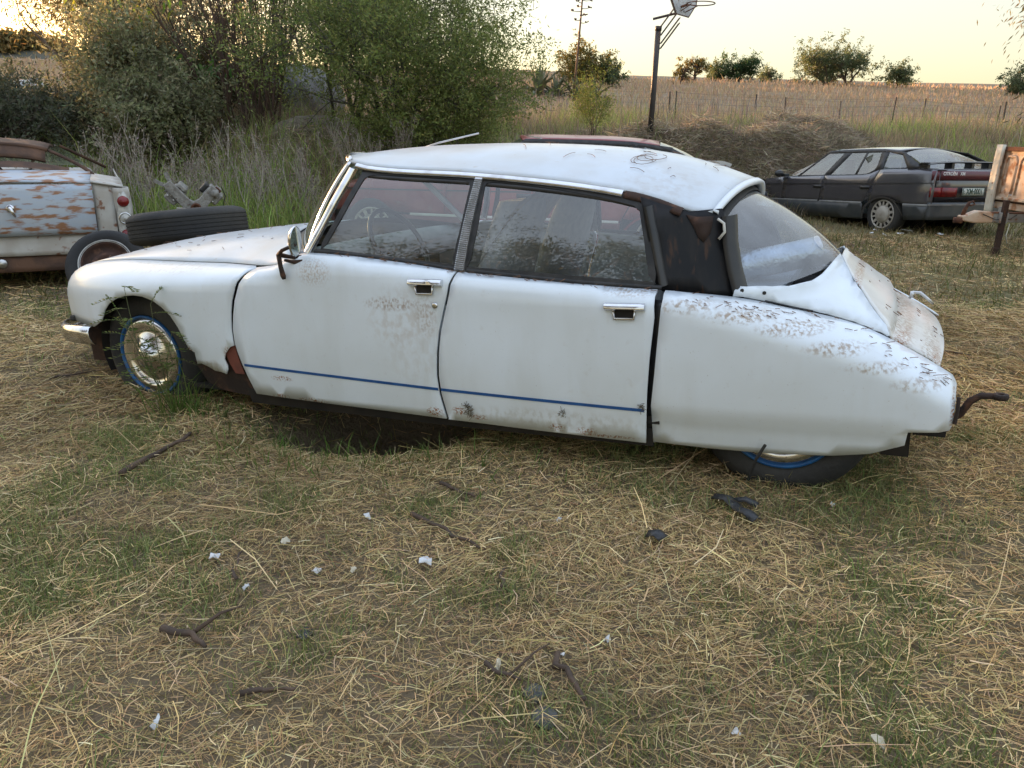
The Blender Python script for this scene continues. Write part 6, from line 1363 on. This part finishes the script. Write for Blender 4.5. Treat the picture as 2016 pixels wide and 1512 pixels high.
# the bank: tall grass, green in patches, dry elsewhere
n = 125000; y = rng.uniform(8.6, 24, n); x = y*rng.uniform(-.98, .98, n); y0_ = np.interp(x, BX, BY); k = (y > y0_-.9) & (y < y0_+9.5); x, y = x[k], y[k]; n = len(x)
lft = ss(-1.5, -4., x); gsel = np.clip(1.9*(fbm(x+3, y+11, .45, 3)-.43)+1.1*lft*ss(3.6, 1.2, y-np.interp(x, BX, BY))+.5*ss(8., 11., x)*ss(-1, 2.0, y-np.interp(x, BX, BY))+.25*ss(0, 1, (x-.5)/2)*ss(3, 4.5, y-np.interp(x, BX, BY))*ss(4, 3, x), 0, 1)
isg = rng.random(n) < gsel
mid_ = (ss(-.5, .8, x)*ss(9., 7.0, x)*ss(6.0, 4.5, y-np.interp(x, BX, BY)))
isg = isg & (rng.random(n) > .85*mid_)
col = np.where(isg[:, None], palette(n, ((.24, .33, .08), (.31, .40, .105), (.37, .40, .13), (.19, .27, .07)), rng), palette(n, ((.33, .265, .17), (.27, .215, .14), (.40, .32, .205), (.21, .17, .11)), rng))
H = np.where(isg, .42, .34*(1-.45*mid_))*np.exp(rng.normal(size=n)*.35)*(.7+.6*fbm(x, y, .9, 2)); lean = np.stack([rng.normal(size=n)*.42, rng.normal(size=n)*.42, 0*x], 1)
grass_obj('bank_grass', ground_pts(x, y), H, rng.uniform(.007, .014, n), lean, col, rng, blade_v, 'tall green and dry grass over the bank behind the cars')
# matted tufts of slashed grass on the mounds
Ps = []
for mx, my, mr, mh in MOUNDS:
    m = 2300; a = rng.uniform(0, 6.283, m); r = mr*1.45*np.sqrt(rng.random(m)); Ps.append(np.stack([mx+r*np.cos(a), my+r*np.sin(a)*.85], 1))
Ps = np.concatenate(Ps); n = len(Ps); tuft = fbm(Ps[:, 0], Ps[:, 1], 1.5, 3)
P = ground_pts(Ps[:, 0], Ps[:, 1]); P[:, 2] += rng.random(n)*.34*np.clip(tuft*2.4-.85, .02, 1); D = rng.normal(size=(n, 3))*np.array([1, 1, .45])+np.array([0, -.3, -.15])
col = palette(n, ((.42, .345, .25), (.34, .275, .205), (.52, .43, .31), (.28, .23, .175), (.36, .31, .19)), rng)*(.28+1.05*tuft)[:, None]
V, Q, C = leaves(P, D, rng.uniform(.12, .30, n), rng.uniform(.010, .018, n), col, rng); tag(fast_mesh('matted_grass', V, quads=Q, cols=C, mat=blade_v), 'matted brown hummocks of slashed grass along the foot of the bank', 'grass', kind='stuff')
# paddock grass
n = 80000; y = 20+75*rng.random(n)**1.35; x = y*rng.uniform(-.9, .95, n); 
H = (.14+.0030*y)*np.exp(rng.normal(size=n)*.3); lean = np.stack([rng.normal(size=n)*.3, rng.normal(size=n)*.3, 0*x], 1)
grass_obj('paddock_grass', ground_pts(x, y), H, .008+.0009*y, lean, palette(n, ((.46, .33, .21), (.53, .37, .235), (.41, .29, .185), (.45, .335, .22)), rng, .12), rng, blade_v, 'dry golden grass of the paddock rising to the skyline')
# tall thin seed stalks
n = 900; y = rng.uniform(13, 40, n); x = y*rng.uniform(-.1, .72, n); k = y > np.interp(x, BX, BY)+2; x, y = x[k], y[k]; n = len(x)
grass_obj('seed_stalks', ground_pts(x, y), rng.uniform(.6, 1.25, n), .006+.0005*y, rng.normal(size=(n, 3))*np.array([.12, .12, 0]), palette(n, DRY, rng), rng, stem_v, 'thin dead seed stalks standing above the bank and paddock grass')
# tuft of long green grass at the front wheel and in the hollow
cen = [(CAR @ Vector((.40, -.95, 0)), 110, .06, .16), (CAR @ Vector((.55, -.93, 0)), 60, .10, .09), (Vector((-.75, 3.05, 0)), 420, .30, .07), (Vector((-1.2, 3.35, 0)), 120, .2, .06), (Vector((-.2, 2.85, 0)), 160, .22, .05)]
Ps = []; Hs = []
for c, m, r, h in cen: Ps.append(np.stack([c.x+rng.normal(size=m)*r, c.y+rng.normal(size=m)*r*.6], 1)); Hs.append(h*np.exp(rng.normal(size=m)*.35))
Ps = np.concatenate(Ps); Hs = np.concatenate(Hs); n = len(Ps)
grass_obj('long_grass', ground_pts(Ps[:, 0], Ps[:, 1]), Hs, .005*np.ones(n), np.stack([rng.normal(size=n)*.5, rng.normal(size=n)*.5, 0*Hs], 1), palette(n, ((.09, .155, .03), (.12, .18, .04), (.14, .16, .05)), rng), rng, blade_v, 'long fresh grass tufts by the front wheel and in the hollow under the sill')
# ------------------------------------------------------------------ sticks, litter and scraps on the ground
stick_m = mat('stick_bark', (.10, .065, .045), (.06, .042, .032), 14, rough=.95, bump=.4, bscale=60)
def px_ground(u, v, H=1.40, pitch=18., roll=.025):
    p = R_(pitch); fw = np.array([0, math.cos(p), -math.sin(p)]); rt = np.array([1., 0, 0]); up = np.cross(rt, fw); r2 = rt*math.cos(roll)+up*math.sin(roll); u2 = up*math.cos(roll)-rt*math.sin(roll)
    d = fw+r2*(u-1008)/1514-u2*(v-756)/1514; C_ = np.array([0, 0, H]); t = .8
    for _ in range(4000):
        P = C_+d*t
        if P[2] <= tz1(P[0], P[1]): break
        t += .004
    return P
STK = [(235, 950, 378, 868, .014, 'dark forked stick before the front wheel'), (815, 1030, 940, 1092, .009, 'thin brown stick in the middle of the hay'), (1090, 1315, 1150, 1400, .010, 'brown stick with a pale broken end beside the stones'), (870, 965, 930, 992, .008, 'short reddish stick below the rear door'), (330, 1255, 415, 1290, .012, 'curved dark twig beside long yellow straws'), (470, 1390, 590, 1370, .008, 'split grey stick in the foreground'), (462, 1160, 475, 1100, .006, 'short upright brown stick near the feather'), (988, 1170, 995, 1135, .007, 'short brown stub near the shredded white paper'), (960, 1330, 1030, 1362, .007, 'dark broken twig beside the cream scrap'), (100, 755, 180, 742, .008, 'dark twig left of the front bumper'.replace('left of', 'ahead of')), (1850, 700, 1905, 708, .008, 'dark rod lying behind the boot lid')]
for i, (u0, v0, u1, v1, r, lab) in enumerate(STK):
    a = Vector(px_ground(u0, v0)); b = Vector(px_ground(u1, v1)); n = 6; rr_ = random.Random(i); P = [a.lerp(b, k/n)+Vector((rr_.uniform(-1, 1)*.012, rr_.uniform(-1, 1)*.012, 0)) for k in range(n+1)]
    for p in P: p.z = tz1(p.x, p.y)+.022+r
    mb = MB(); mb.tube(P, [r*(1-.5*k/n) for k in range(n+1)], 7)
    if i in (0, 4, 8): q_ = P[3]; mb.tube([q_, q_+Vector((.06, .05, .03)), q_+Vector((.10, .10, .02))], [r*.6, r*.4, r*.2], 5)
    o = mb.build('stick', stick_m, None, True); tag(o, lab, 'stick', 'sticks lying on the hay')
scrap_w = mat('white_scrap', (.62, .63, .64), (.5, .5, .5), 30, rough=.7); scrap_b = mat('black_plastic', (.018, .019, .022), (.035, .036, .04), 20, rough=.4, bump=.6, bscale=40); stone_m = mat('blue_stone', (.105, .105, .10), (.075, .074, .07), 22, rough=.9, bump=.6, bscale=50); cream_s = mat('cream_scrap', (.52, .47, .36), rough=.9)
def scrap(name, u, v, wpx, hpx, m, label, cat, lift=.025, seed=0, thick=.003):
    P = px_ground(u, v); sc_ = (P[1]*.95+.4)/1514; rr_ = np.random.default_rng(seed); a0 = rr_.uniform(0, 6)
    n = 9; V = [(0, 0, .008)]; F = []
    for k in range(n):
        a = 2*math.pi*k/n; r = rr_.uniform(.6, 1.15); V.append((math.cos(a)*wpx*.5*sc_*r, math.sin(a)*hpx*.9*sc_*r, rr_.uniform(-.006, .014)))
    for k in range(n): F.append((0, 1+k, 1+(k+1) % n))
    o = solid(mesh(name, V, F, m, None), thick, 0); o.location = (P[0], P[1], tz1(P[0], P[1])+lift); o.rotation_euler = (rr_.normal()*.15, rr_.normal()*.15, 0); return tag(o, label, cat)
for i, a in enumerate([(724, 1032, 16, 12, scrap_w, 'small bright white scrap near the thin brown stick'), (562, 1080, 18, 10, cream_s, 'pale crumpled scrap beside the green patch'), (425, 1110, 26, 22, scrap_w, 'white shredded feather on the hay'), (625, 1140, 24, 10, scrap_w, 'flat white scrap of paper, widest of the scraps'), (838, 1122, 30, 22, scrap_w, 'torn white paper beside tall green blades'), (487, 1172, 9, 16, scrap_w, 'tiny upright white shred'), (980, 1327, 14, 14, cream_s, 'cream scrap beside the broken twig'), (1105, 1310, 14, 12, scrap_w, 'white scrap at the end of the brown stick'), (1193, 1277, 14, 12, scrap_w, 'tiny white scrap among loose hay past the brown stick'), (310, 1443, 16, 16, scrap_w, 'crumpled white scrap by the long yellow straws in the corner'), (1725, 1480, 24, 18, cream_s, 'cream curled scrap in the green grass corner'), (1637, 1008, 10, 6, scrap_w, 'white chip on the hay behind the rear tyre'), (1447, 1462, 16, 9, scrap_w, 'grey white chip among the foreground straw'), (1100, 1038, 8, 10, scrap_w, 'narrow white chip below the rear door'), (695, 1139, 14, 10, cream_s, 'grey crumpled scrap beside the flat white paper')]):
    scrap('litter_scrap', *a[:5], a[5], 'litter', seed=i)['group'] = 'litter scraps on the hay'
for i, (u, v, s, lab) in enumerate([(1770, 467, 14, 'thin white plastic shred under the grey hatchback sill'), (1715, 466, 8, 'small white shred before the grey hatchback rear wheel'), (1740, 470, 9, 'white shred in the row beside the largest bag scrap'), (1785, 462, 22, 'largest white plastic bag scrap behind the grey hatchback rear wheel'), (1722, 460, 8, 'tiny white fleck against the grey hatchback tyre'), (1850, 468, 12, 'white plastic fleck towards the trailer leg')]):
    scrap('plastic_shred', u, v, s, s*.6, scrap_w, lab, 'litter', lift=.05, seed=50+i)['group'] = 'plastic shreds by the grey hatchback'
def strap(name, pts, wd, m, label):
    V = []; F = []; P = [Vector(px_ground(*p)) for p in pts]
    for i, p in enumerate(P):
        p.z = tz1(p.x, p.y)+.03+.012*(i % 2); d = (P[min(i+1, len(P)-1)]-P[max(i-1, 0)]); s = Vector((-d.y, d.x, 0)).normalized()*wd*.5; V += [p-s, p+Vector((0, 0, .012)), p+s]
    for i in range(len(P)-1):
        for j in (0, 1): F.append((3*i+j, 3*i+3+j, 3*i+4+j, 3*i+1+j))
    return tag(solid(mesh(name, V, F, m, None, True), .004, 0), label, 'plastic')
strap('black_plastic_strip', [(1405, 993), (1430, 1003), (1455, 1020), (1470, 1032), (1488, 1043)], .045, scrap_b, 'crumpled black plastic strip on the hay below the rear tyre')
strap('black_plastic_strip', [(1440, 1003), (1465, 1006), (1490, 1012)], .03, scrap_b, 'short black plastic tail crossing the crumpled black strip')
strap('black_plastic_scrap', [(1275, 1068), (1292, 1073), (1308, 1080)], .05, scrap_b, 'small black plastic scrap below the door gap')
for u, v, r, lab, sd_ in ((1072, 1420, .030, 'flat bluish stone in the foreground', 1), (1052, 1370, .026, 'dark flat stone behind the bluish one', 2), (600, 1252, .022, 'small dark clod in the hay', 3)):
    P = px_ground(u, v); o = boulder('stone', (P[0], P[1], tz1(P[0], P[1])+.008), r, stone_m if sd_ < 2 else scrap_b if sd_ == 3 else stone_m, lab, 'stone', (1., 1.2, .38))
# dry leaves and twigs on the white car
rng = np.random.default_rng(12); V = []; F = []
mb = MB()
def on_roof(u, v): p = CAR @ Vector(roofp(u, v)); return p+Vector((0, 0, .006))
for k in range(26):
    u = rng.uniform(.45, .98); v = rng.uniform(.08, .7); n = 5; du, dv = rng.normal()*.03, rng.normal()*.05; mb.tube([on_roof(min(.99, u+du*t), v+dv*t+.012*math.sin(3*t)) for t in np.linspace(0, 1, n)], .0011, 4)
for k in range(4):
    u0, v0 = .80+rng.normal()*.02, .24+rng.normal()*.03; mb.tube([on_roof(u0+.022*math.cos(a+k), v0+.055*math.sin(a*1.1+k)) for a in np.linspace(0, 4.5, 9)], .0011, 4)
for k in range(90):
    t = rng.random(); x = 2.78+.85*t; s = s_top(x)-(sA(x)+sR(x))*.8*(.30+.16*math.sin(9*t)+.10*rng.normal()); p = CAR @ Vector(side(x, s, .003)); d = CAR.to_3x3() @ Vector((1, rng.normal()*.3, -.25+rng.normal()*.35)).normalized(); L = rng.uniform(.006, .028); mb.tube([p, p+d*L*.5, p+d*L+Vector((0, 0, -.001))], .0013, 3, False)
for k in range(45):
    i = rng.random(); x, y, z = edge[min(len(edge)-1, int(i*len(edge)))]; t = rng.uniform(-.95, .6); p = CAR @ Vector((x+.02, -y*t, z+.02+.012*(1-abs(t)**2.2))); d = CAR.to_3x3() @ Vector((.7, rng.normal()*1.2, -.55)).normalized(); L = rng.uniform(.008, .03); mb.tube([p, p+d*L], .0015, 3, False)
for k in range(70):
    x = rng.uniform(1.25, 2.68); p = CAR @ Vector(side(x, s_top(x)-.012+rng.normal()*.006, .002)); d = CAR.to_3x3() @ Vector((1, rng.normal()*.2, -.08+rng.normal()*.3)).normalized(); mb.tube([p, p+d*rng.uniform(.006, .03)], .0014, 3, False)
for k in range(60):
    u, v = rng.random(), rng.uniform(.05, .6); p = CAR @ (Vector(bon(u, v))+Vector((0, 0, .003))); d = CAR.to_3x3() @ Vector((rng.normal(), rng.normal(), .1)).normalized(); mb.tube([p, p+d*rng.uniform(.008, .05)], .0014, 3, False)
o = mb.build('leaf_litter', mat('dry_litter', (.24, .13, .08), (.14, .085, .06), 30, rough=.95), None, norm=False); tag(o, 'dry twigs and leaf litter lying on the white fastback', 'leaf litter', kind='stuff')
mb = MB()
for (x, s, r, n) in ((1.925, -.085, .028, 60), (2.645, -.02, .016, 30), (2.33, -.065, .016, 24)):
    for k in range(n):
        p = CAR @ (Vector(side(x+rng.normal()*r*.35, s+rng.normal()*r*.5, .004))); d = CAR.to_3x3() @ Vector((rng.normal(), -.4, rng.normal()-.3)).normalized(); mb.tube([p, p+d*r*rng.uniform(.3, .8)], .0011, 4, False)
o = mb.build('mud_nest', mat('mud', (.16, .135, .09), (.10, .085, .06), 30, rough=1.), None, norm=False); tag(o, 'clumps of dried mud and grass stuck low on the rear door', 'mud', kind='stuff')
# ------------------------------------------------------------------ trees behind the viewpoint that the windows mirror
JAC = ((.05, .065, .03), (.07, .08, .04), (.04, .05, .026))
for x, y, h, sd_, lab, nl in ((-8.2, -4.2, 8.6, 201, 'gum tree on the near side of the yard mirrored in the rear door glass', 9000), (-10.6, -1.4, 7.8, 202, 'slender wattle mirrored in the front door glass', 6000), (-6.0, -7.2, 8.8, 203, 'broad gum tree mirrored at the edge of the rear door glass', 9000), (-11.5, -3.6, 9.6, 204, 'loose crowned gum tree mirrored between the door panes', 8000)):
    tree('yard_tree', group='trees on the near side of the yard', base=(x, y, tz1(x, y)), h=h*.62, label=lab, seed=sd_, nstem=4, levels=3, spread=.45, kids=3, r0=.10, tilt=.4, nleaf=nl*2, lsize=(.15, .04), cols=JAC, cluster=.38, droop=.5, up=.25, bark=gumb)
